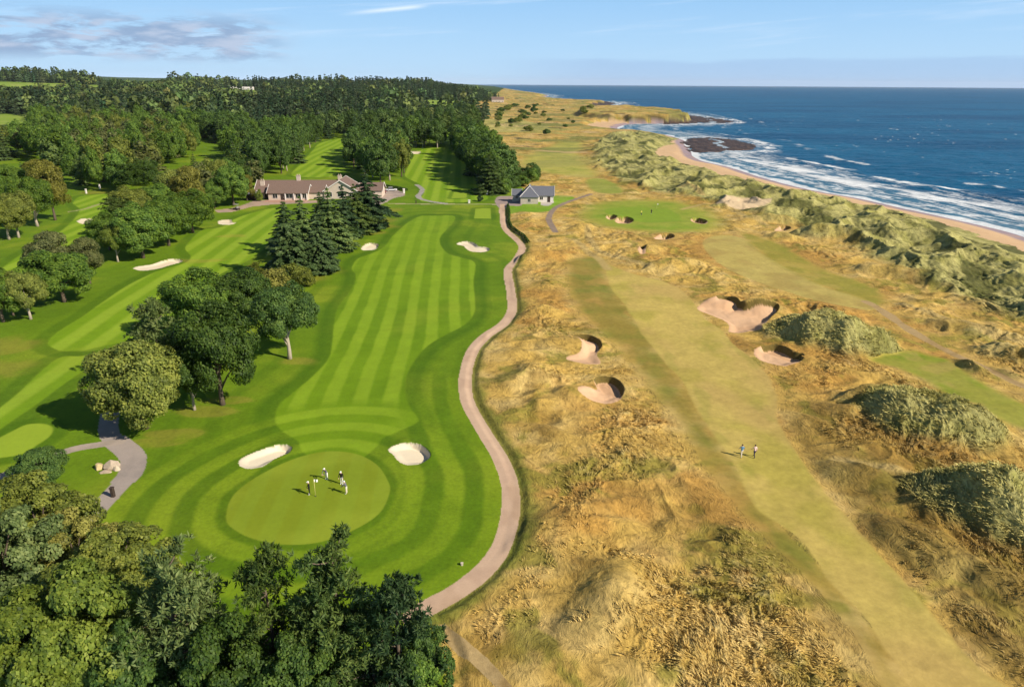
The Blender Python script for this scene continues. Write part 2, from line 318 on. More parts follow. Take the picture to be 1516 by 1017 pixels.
def field(x, y, colour=True, cell=None):
    x = np.asarray(x, float); y = np.asarray(y, float)
    n = x.shape
    d = np.hypot(x, y)
    if cell is None: cell = d*d/CAMH*0.0009+.02
    z = zbase(x, y)
    cls = np.full(n, PARK, np.int32)
    near = d < 1200
    # ---- coast
    cd = -sdpoly(LAND, x, y, 400.0)          # inland distance, negative at sea
    cd = np.clip(cd, -400, 400)
    links = sdpoly(LINKS, x, y, 12.0)
    lk = sst(-links, -0.2, 0.6)
    lk_in = sst(-links, 1.2, 9.0)
    # ---- park undulation
    z = z + (1-lk)*0.5*fbm(x/38.0, y/38.0, 2, 5)
    # ---- links
    wx = x + 3.0*fbm(x/9.0, y/9.0, 2, 31); wy = y + 3.0*fbm(x/9.0, y/9.0, 2, 37)
    und = fbm(wx/14.0, wy/14.0, 3, 41)
    big = fbm(x/60.0, y/60.0, 2, 43)
    mar = sdpoly(MARRAM, x, y, 30.0)
    mk = sst(-mar + 5*fbm(x/9.0, y/9.0, 2, 47), -3.0, 5.0)
    smooth = np.minimum.reduce([sdpoly(P, x, y, 12.0) for P in (LF1, SEMI, LF2, LG2, LG3, APR2, LF4, TEE5, LAWN)])
    tr = sdline(TRACK, x, y, 8.0)-.85
    smooth = np.minimum(smooth, np.minimum(tr, sdpoly(YARD, x, y, 10.)))
    smooth = np.minimum(smooth, sdline(GPATH, x, y, 8.0)-.8)
    bsd = np.full(n, 12.)
    for i, P in enumerate(BP):
        if BUNK[i][1] != 'white': bsd = np.minimum(bsd, sdpoly(P, x, y, 8.))
    bnk = 1-sst(bsd, .8, 5.0)*1.0
    rgh = sst(smooth, -0.4, 5.0)*(1-.8*bnk)
    farl = 1-sst(d, 500, 1500)*0.5
    hump = (.5-np.abs(fbm(wx/6.5, wy/5.0, 2, 45))*1.7)
    zl = lk_in*(0.25 + 0.9*big + und*(0.15+0.85*rgh) + .55*hump*rgh*sst(d, 20, 60)*(1-sst(d, 350, 800)))
    zl = zl + sst(-links, 1.1, 2.0)*0.32
    dm = np.zeros(n); dh = np.zeros(n)
    for (c_, rx, ry, t, h, mm) in DUNES:
        k = np.hypot(x-c_[0], y-c_[1]) < 2.6*max(rx, ry)
        if not k.any(): continue
        X = x[k]-c_[0]; Y = y[k]-c_[1]
        a = (X*math.cos(t)+Y*math.sin(t))/rx; b = (-X*math.sin(t)+Y*math.cos(t))/ry
        q = np.sqrt(a*a+b*b) + .22*fbm((X+c_[0])/4.0, (Y+c_[1])/4.0, 3, 53)
        s = 1-sst(q, 0.0, 1.25)
        hh = 1.12*h*s*(1+.25*fbm((X+c_[0])/5., (Y+c_[1])/5., 2, 3))
        dh[k] = np.maximum(dh[k], hh)
        dm[k] = np.maximum(dm[k], mm*sst(1.12-q, 0.0, .35))
    zl = zl + dh*sst(smooth, -.5, 2.0)*lk
    # marram dunes by the shore: ridges along the coast
    wu = wx*.45+wy*.89; wv = wx*.89-wy*.45
    rid = 1-np.abs(pn(wu/34.0, wv/19.0, 61)+.25*pn(wx/9., wy/9., 62))*1.25; rid2 = 1-np.abs(fbm(wu/13.0, wv/8.0, 2, 63))
    zl = zl + mk*lk*(2.8*np.maximum(rid, 0)**2.0 + .8*rid2**2 - .9)*sst(cd, 17, 46)
    # tussocks
    tamp = rgh*lk_in*(1-sst(cell, 0.9, 3.0))
    t1 = fbm(wx/1.7, wy/2.3, 2, 71); t2 = fbm((wx+.5*wy)/.75, (wy-.3*wx)/1.0, 2, 73)
    patch = sst(fbm(x/16.0, y/16.0, 3, 77)+.12*fbm(x/4., y/4., 2, 78), -.12, .28)
    mdm = np.maximum(mk, dm)
    tus = tamp*((0.34*patch+.06+.18*mk+.06*dm)*(0.55-np.abs(t1)*1.6) + (1-sst(cell, .35, 1.2))*(.10*patch+.03+.2*mk+.12*dm)*(.5-np.abs(t2)*1.8))
    zl = zl + tus
    z = z + zl*(1-sst(d, 1500, 4000))
    # ---- headland
    hs = sdpoly(HEAD, x, y, 60.0) + 10*fbm(x/26., y/26., 3, 81)
    z = z + (5.0+2*fbm(x/40., y/40., 2, 83))*sst(-hs, -6, 9)
    cliff = sst(-hs, -8, -3)*(1-sst(-hs, 5, 11))
    # ---- beach and shore
    bw = 18 + 7*fbm(x/34., y/34., 2, 85) - 9*sst(d, 420, 600)
    cove = np.minimum(sdpoly(COVE, x, y, 25.), sdpoly(COVE2, x, y, 25.))
    sh = np.where(cd < 0, ZSEA-.1+cd*.06, ZSEA-.1+1.5*sst(cd, 0, bw)*1.0)
    up = sst(cd, bw-2, bw+22)
    hsm = sst(-hs, -8, -2)
    up = np.maximum(up, hsm*sst(cd, 0, 6))
    up = up*sst(cove, -2, 10)
    z = np.where(cd < 150, sh + (z-sh)*up, z)
    z = np.where(cd < -30, np.minimum(z, ZSEA-1.5), z)
    rock = np.full(n, 50.0)
    for R_ in REEF: rock = np.minimum(rock, sdpoly(R_, x, y, 50.))
    rk = sst(-rock + 7*fbm(x/18., y/18., 3, 87), -2, 4)
    z = np.where(rk > 0.02, np.maximum(z, ZSEA - .9 + rk*(1.15+1.3*np.abs(fbm(x/8., y/8., 3, 89)))), z)
    # ---- bunkers
    bid = np.full(n, -1, np.int32); bface = np.zeros(n, bool)
    for i, P in enumerate(BP):
        kind, dep = BUNK[i][1], BUNK[i][2]
        s = sdpoly(P, x, y, 6.0)
        if not (s < 6).any(): continue
        cxy = P.mean(0)
        side_ = ((x-cxy[0])*0.78 + (y-cxy[1])*0.55); ext = np.abs((P[:, 0]-cxy[0])*.78+(P[:, 1]-cxy[1])*.55).max()
        side_ = np.clip(side_/ext*1.15, -1, 1)
        if kind == 'white':
            wdt = 1.1-.75*sst(side_, -.1, .8)
            z = z - dep*sst(-s, 0, wdt)*(.62+.38*side_)*1.1
            z = z + .16*np.exp(-(s/1.2)**2)*(s > -0.01)*sst(side_, -.2, .8)
        else:
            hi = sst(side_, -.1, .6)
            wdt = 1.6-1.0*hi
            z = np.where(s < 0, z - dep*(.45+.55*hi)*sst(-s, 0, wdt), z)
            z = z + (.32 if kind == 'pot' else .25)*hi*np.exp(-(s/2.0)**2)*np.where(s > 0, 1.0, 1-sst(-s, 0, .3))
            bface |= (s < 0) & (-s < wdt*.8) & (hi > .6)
        bid = np.where(s < 0, i, bid)
    if not colour: return z
    # ================= colour and class
    P1 = fbm(x/22., y/22., 4, 101); P2 = fbm(x/6., y/6., 3, 103); P3 = fbm(x/1.6, y/1.6, 2, 107)
    u = x*cA - y*sA
    col = np.empty(n+(3,))
    c_l = L(128,168,38); c_d = L(104,146,20); c_r = L(98,136,22); c_cut = L(66,108,10); c_dry = L(178,158,70)
    base = mixc(np.broadcast_to(c_r, n+(3,)), L(122,150,36), sst(P1+.3*P2, -.05, .5))
    base = mixc(base, L(84,122,16), sst(-P1+.4*P2, .1, .55)*.7)
    sg = sdpoly(GREEN, x, y, 30.)
    sA_ = sdpoly(FWA, x, y, 30.)
    per = 4.05
    ph = np.sin((u+15.2)*2*np.pi/per + .9*fbm(x/30., y/30., 1, 9)+.35*P2)
    band = sst(ph, -.45, .45)
    ringd = np.where(sg < 30, sg, 30)
    ring = sst(np.sin((ringd+ .35*P2)*2*np.pi/4.4 - 1.2), -.5, .5)
    pdm = sdline(PATH, x, y, 16.)-1.0
    pw_ = (1-sst(pdm, 7, 13))*sst(x-GREEN[:, 0].mean(), 3, 10)*(1-sst(y, 85, 100))
    ringp = sst(np.sin((pdm+.5*P2)*2*np.pi/4.2+.6), -.5, .5)
    ring = ring*(1-pw_)+ringp*pw_
    rsel = np.maximum((1-sst(sg, 9, 15)), pw_*.8)
    # rings of mowing round the green
    base = mixc(base, mixc(np.broadcast_to(c_cut, n+(3,)), L(126,160,34), ring), rsel*.55*np.clip(sst(P1+.35*P2, -.6, .2), .35, 1))
    # rough mown along the fairway edge
    e = np.sin((sA_+.4*P2)*2*np.pi/5.2-1.0)
    base = mixc(base, c_cut, (sst(e, -.1, .8)*(1-sst(sA_, 9, 16))*.35*(1-rsel)))
    base = mixc(base, c_cut, (1-sst(np.abs(sA_-1.1), .7, 1.7))*.6*(1-rsel*.6))
    for (P, kind) in FWs:
        s = sA_ if kind == 'centre' else sdpoly(P, x, y, 12.)
        ins = 1-sst(s, -.25, .2)
        if kind == 'centre':
            lo = 1-sst(sg, 11, 15)
            bb = (band*(1-.45*sst(y, 120, 200))+.25*sst(y, 120, 200))*(1-lo)+ring*lo; bb = np.clip(bb*.82+.1+.22*P2+.15*P1, 0, 1)
            cf_ = mixc(mixc(np.broadcast_to(c_d, n+(3,)), L(86,130,10), sst(P1, -.1, .4)), c_l, bb)
        else:
            b2 = sst(np.sin((u+1.0)*2*np.pi/5.5), -.6, .6)
            cf_ = mixc(np.broadcast_to(L(112,155,26), n+(3,)), L(136,174,48), b2)
            base = mixc(base, c_cut, (1-sst(np.abs(s-1.2), .8, 1.7))*.5)
        cf_ = mixc(cf_, L(142,168,48), sst(P1, .15, .6)*.35)
        base = mixc(base, cf_, ins)
        cls = np.where(s < 0, FAIR, cls)
    base = base*(1+.07*P3+.05*P2)[..., None]
    dryk = np.zeros(n)
    for (c_, rx, ry) in DRY:
        q = np.hypot((x-c_[0])/rx, (y-c_[1])/ry) + .9*P2 + .7*P1
        dryk = np.maximum(dryk, 1-sst(q, .5, 1.15))
    base = mixc(base, mixc(np.broadcast_to(L(150,150,58), n+(3,)), L(184,150,88), sst(P2+dryk-.5, -.1, .4)), dryk*.22)
    gk = 1-sst(sg, -.12, .12)
    gcol = mixc(np.broadcast_to(L(134,160,46), n+(3,)), L(122,148,36), sst(P1+.5*P2, -.1, .4))
    gcol = mixc(gcol, L(134,174,58), sst(np.sin(u*2*np.pi/3.3), -.3, .3)*.18)
    base = mixc(base, gcol, gk); cls = np.where(sg < 0, GRN, cls)
    for T_ in (TEE1, TEE2, TEEL):
        s = sdpoly(T_, x, y, 8.)
        base = mixc(base, c_cut, (1-sst(s, 1.2, 2.2))*.6)
        base = mixc(base, L(138,172,50), 1-sst(s, -.2, .2)); cls = np.where(s < 0, TEE, cls)
    base = base*np.array([1.32, 1.13, 1.0])
    # far land
    fk = sst(d, 520, 700)*(1-lk)
    base = mixc(base, mixc(np.broadcast_to(L(60,84,26), n+(3,)), L(98,122,40), sst(P1, .0, .5)), fk*sst(d, 640, 800))
    cls = np.where((fk > .5) & (d > 900), FAR, cls)
    for Pf in FPOLY:
        s = sdpoly(Pf, x, y, 40.)
        base = mixc(base, mixc(np.broadcast_to(L(146,172,62), n+(3,)), L(170,178,92), sst(P1, 0, .5)), 1-sst(s, -4, 4))
        cls = np.where(s < 0, FIELD, cls)
    # links rough
    gold = mixc(np.broadcast_to(L(206,164,78), n+(3,)), L(216,178,100), sst(P2, -.2, .4))
    tan = L(192,144,66); olive = L(142,130,48); brown = L(140,104,42); pale = L(226,198,130)
    r_ = mixc(gold, np.broadcast_to(tan, n+(3,)), sst(P1+.5*P2, .0, .4))
    og = fbm(x/11.+3*P1, y/11., 3, 121)
    r_ = mixc(r_, olive, sst(og + .25*P3, .08, .42)*.8)
    r_ = mixc(r_, brown, sst(fbm(x/7., y/9., 3, 127)+.3*P3, .22, .5)*.5)
    r_ = mixc(r_, pale, sst(tus+.1*P3, .12, .4)*.55)
    r_ = mixc(r_, L(118,112,42), sst(-t1*0+np.abs(t1), .33, .6)*.3*(.3+.7*patch))
    # greener strip along the cart path
    pd = sdline(PATH, x, y, 10.)
    r_ = mixc(r_, L(112,120,40), (1-sst(pd+1.3*P2, 1.4, 3.2))*.75)
    # right edge of the links fairway, darker heathery rough
    lf1 = sdpoly(LF1, x, y, 30.)
    rs_ = sst(x-.0, 20, 34)*(1-sst(lf1, 8, 26))*sst(lf1, .5, 2)*(1-sst(y, 70, 90))
    r_ = mixc(r_, mixc(np.broadcast_to(L(112,88,34), n+(3,)), L(150,124,52), sst(P2+.4*P3, -.1, .4)), rs_*.6)
    # semi rough and links fairways
    def patchy(poly, ca, cb, edge, seed):
        s = sdpoly(poly, x, y, 12.) + .5*P2
        cc_ = mixc(np.broadcast_to(ca, n+(3,)), cb, sst(fbm(x/9., y/9., 3, seed), -.1, .35))
        return s, cc_, 1-sst(s, -edge, edge)
    s, cc_, k = patchy(SEMI, L(146,126,50), L(122,122,42), 1.2, 131)
    cc_ = mixc(cc_, L(178,138,66), sst(fbm(x/5., y/7., 3, 132)+.3*P1, .08, .45)*.6)
    k = (1-sst(s + 4*sst(50-y, 0, 20)*P2 + .8*P2, -2.2, 1.8)); r_ = mixc(r_, cc_, k*.85); lf = s < 0
    s, cc_, k = patchy(LF1, L(200,170,84), L(184,162,70), .3, 133); cc_ = mixc(cc_, L(196,160,86), sst(fbm(x/13., y/26., 3, 134), .0, .45)*.7); cc_ = mixc(cc_, L(140,140,48), sst(fbm(x/4., y/9., 3, 136), .15, .45)*.3); r_ = mixc(r_, cc_, k); lf |= s < 0
    s, cc_, k = patchy(LF2, L(190,166,84), L(176,150,76), .4, 135); r_ = mixc(r_, cc_, k*.9); lf |= s < 0
    s, cc_, k = patchy(LG2, L(142,136,46), L(166,146,60), 1.5, 137); r_ = mixc(r_, cc_, k*.8); lf |= s < 0
    s, cc_, k = patchy(LG3, L(150,148,52), L(124,142,30), 1.2, 139); cc_ = mixc(cc_, L(172,152,72), sst(fbm(x/6., y/6., 3, 140), .08, .4)*.7); r_ = mixc(r_, cc_, k*.9); lf |= s < 0
    s, cc_, k = patchy(LF4, L(180,168,74), L(160,158,60), 5., 141); r_ = mixc(r_, cc_, k*.9); lf |= s < 0
    s, cc_, k = patchy(APR2, L(150,156,50), L(130,150,38), 6., 143); r_ = mixc(r_, cc_, k*.95); lf |= s < 0
    s, cc_, k = patchy(TEE5, L(148,154,58), L(140,146,54), 1.5, 145); r_ = mixc(r_, cc_, k*.85); lf |= s < 0
    s, cc_, k = patchy(LAWN, L(126,156,34), L(140,158,50), .5, 147); r_ = mixc(r_, cc_, k); lf |= s < 0
    s, cc_, k = patchy(HFIELD, L(196,180,100), L(180,170,80), 3., 149); r_ = mixc(r_, cc_, k*.8)
    # far links greener patches
    fl_ = sst(d, 260, 420)
    fa = fbm(x/60., y/45., 4, 151); fb_ = fbm(x/32., y/26., 4, 152); fc = fbm(x/90., y/60., 4, 154)
    r_ = mixc(r_, L(158,150,72), fl_*sst(fa, -.02, .3)*.8)
    r_ = mixc(r_, L(120,122,54), fl_*sst(fc, .08, .3)*.7)
    r_ = mixc(r_, L(206,170,110), fl_*sst(-fa+.5*fb_, .2, .45)*.7)
    r_ = mixc(r_, L(70,74,34), fl_*sst(fb_, .3, .42)*sst(d, 330, 480)*.85)
    r_ = r_*np.array([1.12, 1.23, 1.46])
    mm_ = np.maximum(mk, dm)*(1-lf*.9)
    mcol = mixc(np.broadcast_to(L(192,186,116), n+(3,)), L(156,154,84), sst(fbm(x/5., y/5., 3, 153)+.3*P3, -.15, .35))
    mcol = mixc(mcol, L(216,204,140), sst(tus, .15, .6)*.5)
    mcol = mixc(mcol, L(78,88,42), sst(fbm(wu/20., wv/9., 4, 157)-.2*(rid-.6)+.15*P3, .0, .2)*.85*(1-.6*dm))
    r_ = mixc(r_, mcol, mm_*.95)
    lcls = np.where(mm_ > .5, DUNE, ROUGH); lcls = np.where(lf, LFAIR, lcls)
    g2 = sdpoly(GRN2, x, y, 8.)
    r_ = mixc(r_, L(142,168,50), 1-sst(g2, -.6, .6)); lcls = np.where(g2 < 0, GRN, lcls)
    for T_ in TRAIL:
        s = sdline(T_, x, y, 5.)
        r_ = mixc(r_, L(204,178,112), (1-sst(s+.4*P2, .4, 1.5))*.85)
    r_ = r_*(1+.12*P3+.07*P2)[..., None]
    r_ = mixc(r_, mixc(np.broadcast_to(L(84,76,50), n+(3,)), L(134,128,66), sst(fbm(x/30., y/30., 2, 159)+.4*P2, -.1, .2)), cliff*.85*sst(cd, 3, 8))
    base = mixc(base, r_, lk)
    cls = np.where(lk > .5, lcls, cls)
    # beach
    bz = (cd < bw+1.5*P2*2) & (cd > -60) & (hsm < .2)
    bz |= (cove < 1.5*P2)
    wet = 1-sst(cd, 7.0, 11.0+2*P2)
    bc = mixc(np.broadcast_to(L(236,198,152), n+(3,)), L(170,152,158), wet)
    bc = mixc(bc, L(224,182,134), sst(P2, .0, .5)*.4)
    base = np.where(bz[..., None], bc*(1+.05*P3)[..., None], base); cls = np.where(bz, BEACH, cls)
    bl = sdpoly(BLOW, x, y, 6.)+1.5*P2
    base = mixc(base, L(226,200,160), 1-sst(bl, -.5, .5)); cls = np.where(bl < 0, BEACH, cls)
    rc = mixc(np.broadcast_to(L(72,58,52), n+(3,)), L(104,82,66), sst(P2+.5*P3, -.1, .4))
    rkm = (rk > .35) & (z < ZSEA+2.6)
    base = np.where(rkm[..., None], rc, base); cls = np.where(rkm, ROCK, cls)
    cls = np.where(cd < -25, np.where(rk > .35, ROCK, BEACH), cls)
    # paths
    gp = lambda a, b: mixc(np.broadcast_to(a, n+(3,)), b, sst(P2+.6*P3, -.2, .5))
    def pave(k, colr, code):
        nonlocal base, cls
        base = np.where(k[..., None], colr, base); cls = np.where(k, code, cls)
    pave((sdline(LP1, x, y)-np.where(sdline(GP([(178,656),(192,668),(197,680),(193,698)]), x, y) < 2.4, 1.35, 1.1)) < 0, gp(L(186,172,160), L(172,160,150)), FOOT)
    pave(sdline(LP2, x, y)-.72 < 0, gp(L(192,176,160), L(176,162,146)), FOOT)
    pave(sdline(CPATH, x, y)-.7 < 0, gp(L(180,178,120), L(170,160,120)), FOOT)
    pave(sdline(WPATH, x, y)-.75 < 0, gp(L(186,182,126), L(180,170,130)), FOOT)
    pave(sdline(SPATH, x, y)-1.0 < 0, gp(L(182,176,166), L(168,160,150)), FOOT)
    pave(sdline(GPATH, x, y)-.95 < 0, gp(L(164,144,124), L(150,132,116)), FOOT)
    tk = tr + .5*P2
    pave(tk < 0, gp(L(194,166,116), L(176,148,98)), SANDY)
    pave(sdline(BPATH, x, y)-.5+.35*P2 < 0, gp(L(204,176,122), L(180,150,96)), SANDY)
    pave(sdpoly(YARD, x, y) < 0, gp(L(182,162,152), L(170,152,144)), YARDC)
    pave(sdpoly(APRON, x, y) < 0, gp(L(214,204,190), L(190,184,176)), YARDC)
    pave(sdpoly(CARPARK, x, y) < 0, gp(L(196,178,162), L(172,156,144)), YARDC)
    pave(sdpoly(DRIVE, x, y) < 0, gp(L(198,170,148), L(180,160,140)), YARDC)
    pw = .95 + .07*P3 + .06*P2
    pe = sdline(PATH, x, y)
    pcol = gp(L(222,190,160), L(210,178,150)); pcol = mixc(pcol, L(190,158,126), sst(fbm(x/3., y/8., 3, 171), .1, .5)*.5); pcol = mixc(pcol, L(226,196,164), sst(pe, .8, .92)*.5*sst(P2, -.3, .3))
    pave(pe < pw, pcol, PATHC)
    sandw = mixc(np.broadcast_to(L(255,240,208), n+(3,)), L(248,228,192), sst(P2, -.3, .5))
    sandp = mixc(np.broadcast_to(L(240,198,156), n+(3,)), L(228,184,142), sst(P2, -.2, .4))
    for i in range(len(BP)):
        k = bid == i
        if not k.any(): continue
        base = np.where(k[..., None], (sandw if BUNK[i][1] == 'white' else sandp), base)
        cls = np.where(k, BUNK0+i, cls)
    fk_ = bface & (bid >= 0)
    base = np.where(fk_[..., None], np.broadcast_to(L(128,112,60), n+(3,)), base)  # lip shadow put into the steep wall colour as a dark turf brown
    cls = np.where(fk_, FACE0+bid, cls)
    return z, cls, np.clip(base, 0.002, .9), mm_, patch*lk_in*rgh

def zat(x, y): return float(field(np.array([x]), np.array([y]), False)[0])
def at(px, py):
    """point where a sight line from the viewpoint meets the large shape of the land"""
    d = ray(px, py); d = d/np.hypot(d[0], d[1])
    t = np.concatenate([np.arange(30, 900, .5), np.geomspace(900, 14000, 5000)])
    z = CAMH + d[2]*t
    zb = zbase(d[0]*t, d[1]*t)
    k = np.nonzero(z <= zb)[0]
    i = k[0] if len(k) else len(t)-1
    return np.array([d[0]*t[i], d[1]*t[i]])
for fp in FIELDS_PX: FPOLY.append(np.array([at(a, b) for a, b in fp]))

# ------------------------------------------------------------------ object helpers
def tag(o, label=None, cat=None, group=None, kind=None):
    if label: o['label'] = label
    if cat: o['category'] = cat
    if group: o['group'] = group
    if kind: o['kind'] = kind
    return o
def empty(name, loc=(0, 0, 0), rz=0.0):
    o = bpy.data.objects.new(name, None); COL.objects.link(o)
    o.location = loc; o.rotation_euler = (0, 0, rz); o.empty_display_size = .3
    return o
def np_mesh(name, V, Q, mats, smooth=False, col=None, normals=None, midx=None):
    """V (n,3), Q (m,k) constant polygon size"""
    me = bpy.data.meshes.new(name)
    V = np.ascontiguousarray(V, np.float32); Q = np.ascontiguousarray(Q, np.int32)
    me.vertices.add(len(V)); me.vertices.foreach_set('co', V.ravel())
    k = Q.shape[1]
    me.loops.add(Q.size); me.loops.foreach_set('vertex_index', Q.ravel())
    me.polygons.add(len(Q)); me.polygons.foreach_set('loop_start', np.arange(0, Q.size, k, dtype=np.int32))
    try: me.polygons.foreach_set('loop_total', np.full(len(Q), k, np.int32))
    except Exception: pass
    for m_ in (mats if isinstance(mats, (list, tuple)) else [mats]): me.materials.append(m_)
    if midx is not None: me.polygons.foreach_set('material_index', np.ascontiguousarray(midx, np.int32))
    me.update(calc_edges=True)
    me.polygons.foreach_set('use_smooth', np.full(len(Q), bool(smooth)))
    if col is not None:
        a = me.color_attributes.new('col', 'FLOAT_COLOR', 'POINT')
        c4 = np.ones((len(V), 4), np.float32); c4[:, :3] = col
        a.data.foreach_set('color', c4.ravel())
    if normals is not None: me.normals_split_custom_set_from_vertices(normals.astype(np.float32).tolist() if len(normals) < 0 else np.ascontiguousarray(normals, np.float32))
    return me
def link(name, me, parent=None, loc=(0, 0, 0)):
    o = bpy.data.objects.new(name, me); COL.objects.link(o); o.location = loc
    if parent: o.parent = parent
    return o

class MB:
    def __init__(s): s.v = []; s.f = []
    def poly(s, pts):
        i = len(s.v); s.v += [tuple(p) for p in pts]; s.f.append(list(range(i, i+len(pts))))
    def hexa(s, b, t):
        """bottom 4 and top 4 points, both counter-clockwise from above"""
        i = len(s.v); s.v += [tuple(p) for p in b] + [tuple(p) for p in t]
        s.f += [[i+3, i+2, i+1, i], [i+4, i+5, i+6, i+7]]
        for k in range(4): s.f.append([i+k, i+(k+1) % 4, i+4+(k+1) % 4, i+4+k])
    def box(s, x0, x1, y0, y1, z0, z1):
        s.hexa([(x0,y0,z0),(x1,y0,z0),(x1,y1,z0),(x0,y1,z0)], [(x0,y0,z1),(x1,y0,z1),(x1,y1,z1),(x0,y1,z1)])
    def slab(s, q, th):
        """roof slab: quad q (ccw seen from above) thickened downwards"""
        s.hexa([(a, b, c_-th) for a, b, c_ in q], q)
    def tube(s, P, R, n=7, cap=True):
        P = [Vector(p) for p in P]; i0 = len(s.v)
        for k, p in enumerate(P):
            d = (P[min(k+1, len(P)-1)] - P[max(k-1, 0)]).normalized()
            a = d.cross(Vector((0, 1, 0.2)) if abs(d.y) < .9 else Vector((1, 0, 0))).normalized(); b = d.cross(a)
            for j in range(n):
                t = 2*math.pi*j/n
                s.v.append(tuple(p + (a*math.cos(t) + b*math.sin(t))*R[k]))
        for k in range(len(P)-1):
            for j in range(n):
                s.f.append([i0+k*n+j, i0+k*n+(j+1) % n, i0+(k+1)*n+(j+1) % n, i0+(k+1)*n+j])
        if cap: s.f.append([i0+(len(P)-1)*n+j for j in range(n)]); s.f.append([i0+j for j in range(n)][::-1])
    def mesh(s, name, mat, smooth=False, bevel=0):
        me = bpy.data.meshes.new(name); me.from_pydata(s.v, [], s.f); me.materials.append(mat)
        bm = bmesh.new(); bm.from_mesh(me)
        bmesh.ops.recalc_face_normals(bm, faces=bm.faces)
        if bevel: bmesh.ops.bevel(bm, geom=list(bm.edges), offset=bevel, segments=1, affect='EDGES')
        bm.to_mesh(me); bm.free()
        if smooth: me.polygons.foreach_set('use_smooth', [True]*len(me.polygons))
        me.update(); return me
    def build(s, name, mat, parent=None, smooth=False, bevel=0, loc=(0, 0, 0)):
        return link(name, s.mesh(name, mat, smooth, bevel), parent, loc)

# ------------------------------------------------------------------ materials
def newmat(name):
    m = bpy.data.materials.new(name); m.use_nodes = True; m.node_tree.nodes.clear()
    t = NT(m.node_tree); out = t.n('ShaderNodeOutputMaterial')
    return m, t, out
def ground_mat(name, amp=.22, scale=2.2, bump=.25, bscale=5.0, rough=.95, spec=.12):
    m, t, out = newmat(name)
    a = t.n('ShaderNodeVertexColor', layer_name='col')
    g = t.n('ShaderNodeNewGeometry'); P = g.outputs['Position']
    n1 = t.noise(P, scale, 4, .65); n2 = t.noise(P, scale*.17, 3, .6)
    f = t.m('ADD', t.lin(n1, .25, .75, 1-amp, 1+amp), t.lin(n2, .3, .7, -amp*.4, amp*.4))
    c = t.mix(1.0, a.outputs[0], t.comb(f, f, f), 'MULTIPLY')
    b = t.n('ShaderNodeBsdfPrincipled'); t.set(b.inputs['Base Color'], c)
    b.inputs['Roughness'].default_value = rough; b.inputs['Specular IOR Level'].default_value = spec
    bp = t.n('ShaderNodeBump'); bp.inputs['Strength'].default_value = bump; bp.inputs['Distance'].default_value = .12
    t.set(bp.inputs['Height'], t.noise(P, bscale, 4, .7)); t.set(b.inputs['Normal'], bp.outputs[0])
    t.t.links.new(b.outputs[0], out.inputs[0]); return m
def grass_mat(name, amp, sc):
    """long grass: swirled straw and thatch at several sizes"""
    m, t, out = newmat(name)
    a = t.n('ShaderNodeVertexColor', layer_name='col')
    g = t.n('ShaderNodeNewGeometry'); P = g.outputs['Position']
    wv = t.n('ShaderNodeTexNoise'); t.set(wv.inputs['Vector'], P); wv.inputs['Scale'].default_value = .35*sc; wv.inputs['Detail'].default_value = 2
    vm = t.n('ShaderNodeVectorMath', operation='MULTIPLY_ADD'); t.set(vm.inputs[0], wv.outputs['Color']); vm.inputs[1].default_value = (3.2, 3.2, 0); t.set(vm.inputs[2], P)
    mp = t.n('ShaderNodeMapping'); mp.inputs['Rotation'].default_value = (0, 0, .5); mp.inputs['Scale'].default_value = (1, .38, 1); t.set(mp.inputs[0], vm.outputs[0])
    n1 = t.noise(mp.outputs[0], 3.4*sc, 5, .72); n2 = t.noise(vm.outputs[0], 1.1*sc, 4, .65); n3 = t.noise(P, .22*sc, 3, .6)
    h = t.m('ADD', t.m('MULTIPLY', n1, .6), t.m('MULTIPLY', n2, .4))
    f = t.m('MULTIPLY', t.lin(h, .36, .64, 1-amp, 1+amp*.8), t.lin(n3, .3, .7, .88, 1.12))
    c = t.mix(1.0, a.outputs[0], t.comb(f, f, f), 'MULTIPLY')
    c = t.mix(t.m('MULTIPLY', t.ss(h, .48, .40), .25), c, (.075, .062, .02, 1))
    b = t.n('ShaderNodeBsdfPrincipled'); t.set(b.inputs['Base Color'], c)
    b.inputs['Roughness'].default_value = .9; b.inputs['Specular IOR Level'].default_value = .12
    bp = t.n('ShaderNodeBump'); bp.inputs['Strength'].default_value = .8; bp.inputs['Distance'].default_value = .35
    t.set(bp.inputs['Height'], h); t.set(b.inputs['Normal'], bp.outputs[0])
    t.t.links.new(b.outputs[0], out.inputs[0]); return m
def plain_mat(name, rgb, amp=.12, scale=3.0, rough=.8, spec=.25, metal=0, bump=0.0, stretch=None):
    m, t, out = newmat(name)
    tcn = t.n('ShaderNodeTexCoord'); v = tcn.outputs['Object']
    if stretch:
        mp = t.n('ShaderNodeMapping'); mp.inputs['Scale'].default_value = stretch; t.set(mp.inputs[0], v); v = mp.outputs[0]
    n1 = t.noise(v, scale, 4, .6); f = t.lin(n1, .25, .75, 1-amp, 1+amp)
    c = t.mix(1.0, (*rgb, 1), t.comb(f, f, f), 'MULTIPLY')
    b = t.n('ShaderNodeBsdfPrincipled'); t.set(b.inputs['Base Color'], c)
    b.inputs['Roughness'].default_value = rough; b.inputs['Specular IOR Level'].default_value = spec; b.inputs['Metallic'].default_value = metal
    if bump:
        bp = t.n('ShaderNodeBump'); bp.inputs['Strength'].default_value = bump; bp.inputs['Distance'].default_value = .03
        t.set(bp.inputs['Height'], n1); t.set(b.inputs['Normal'], bp.outputs[0])
    t.t.links.new(b.outputs[0], out.inputs[0]); return m
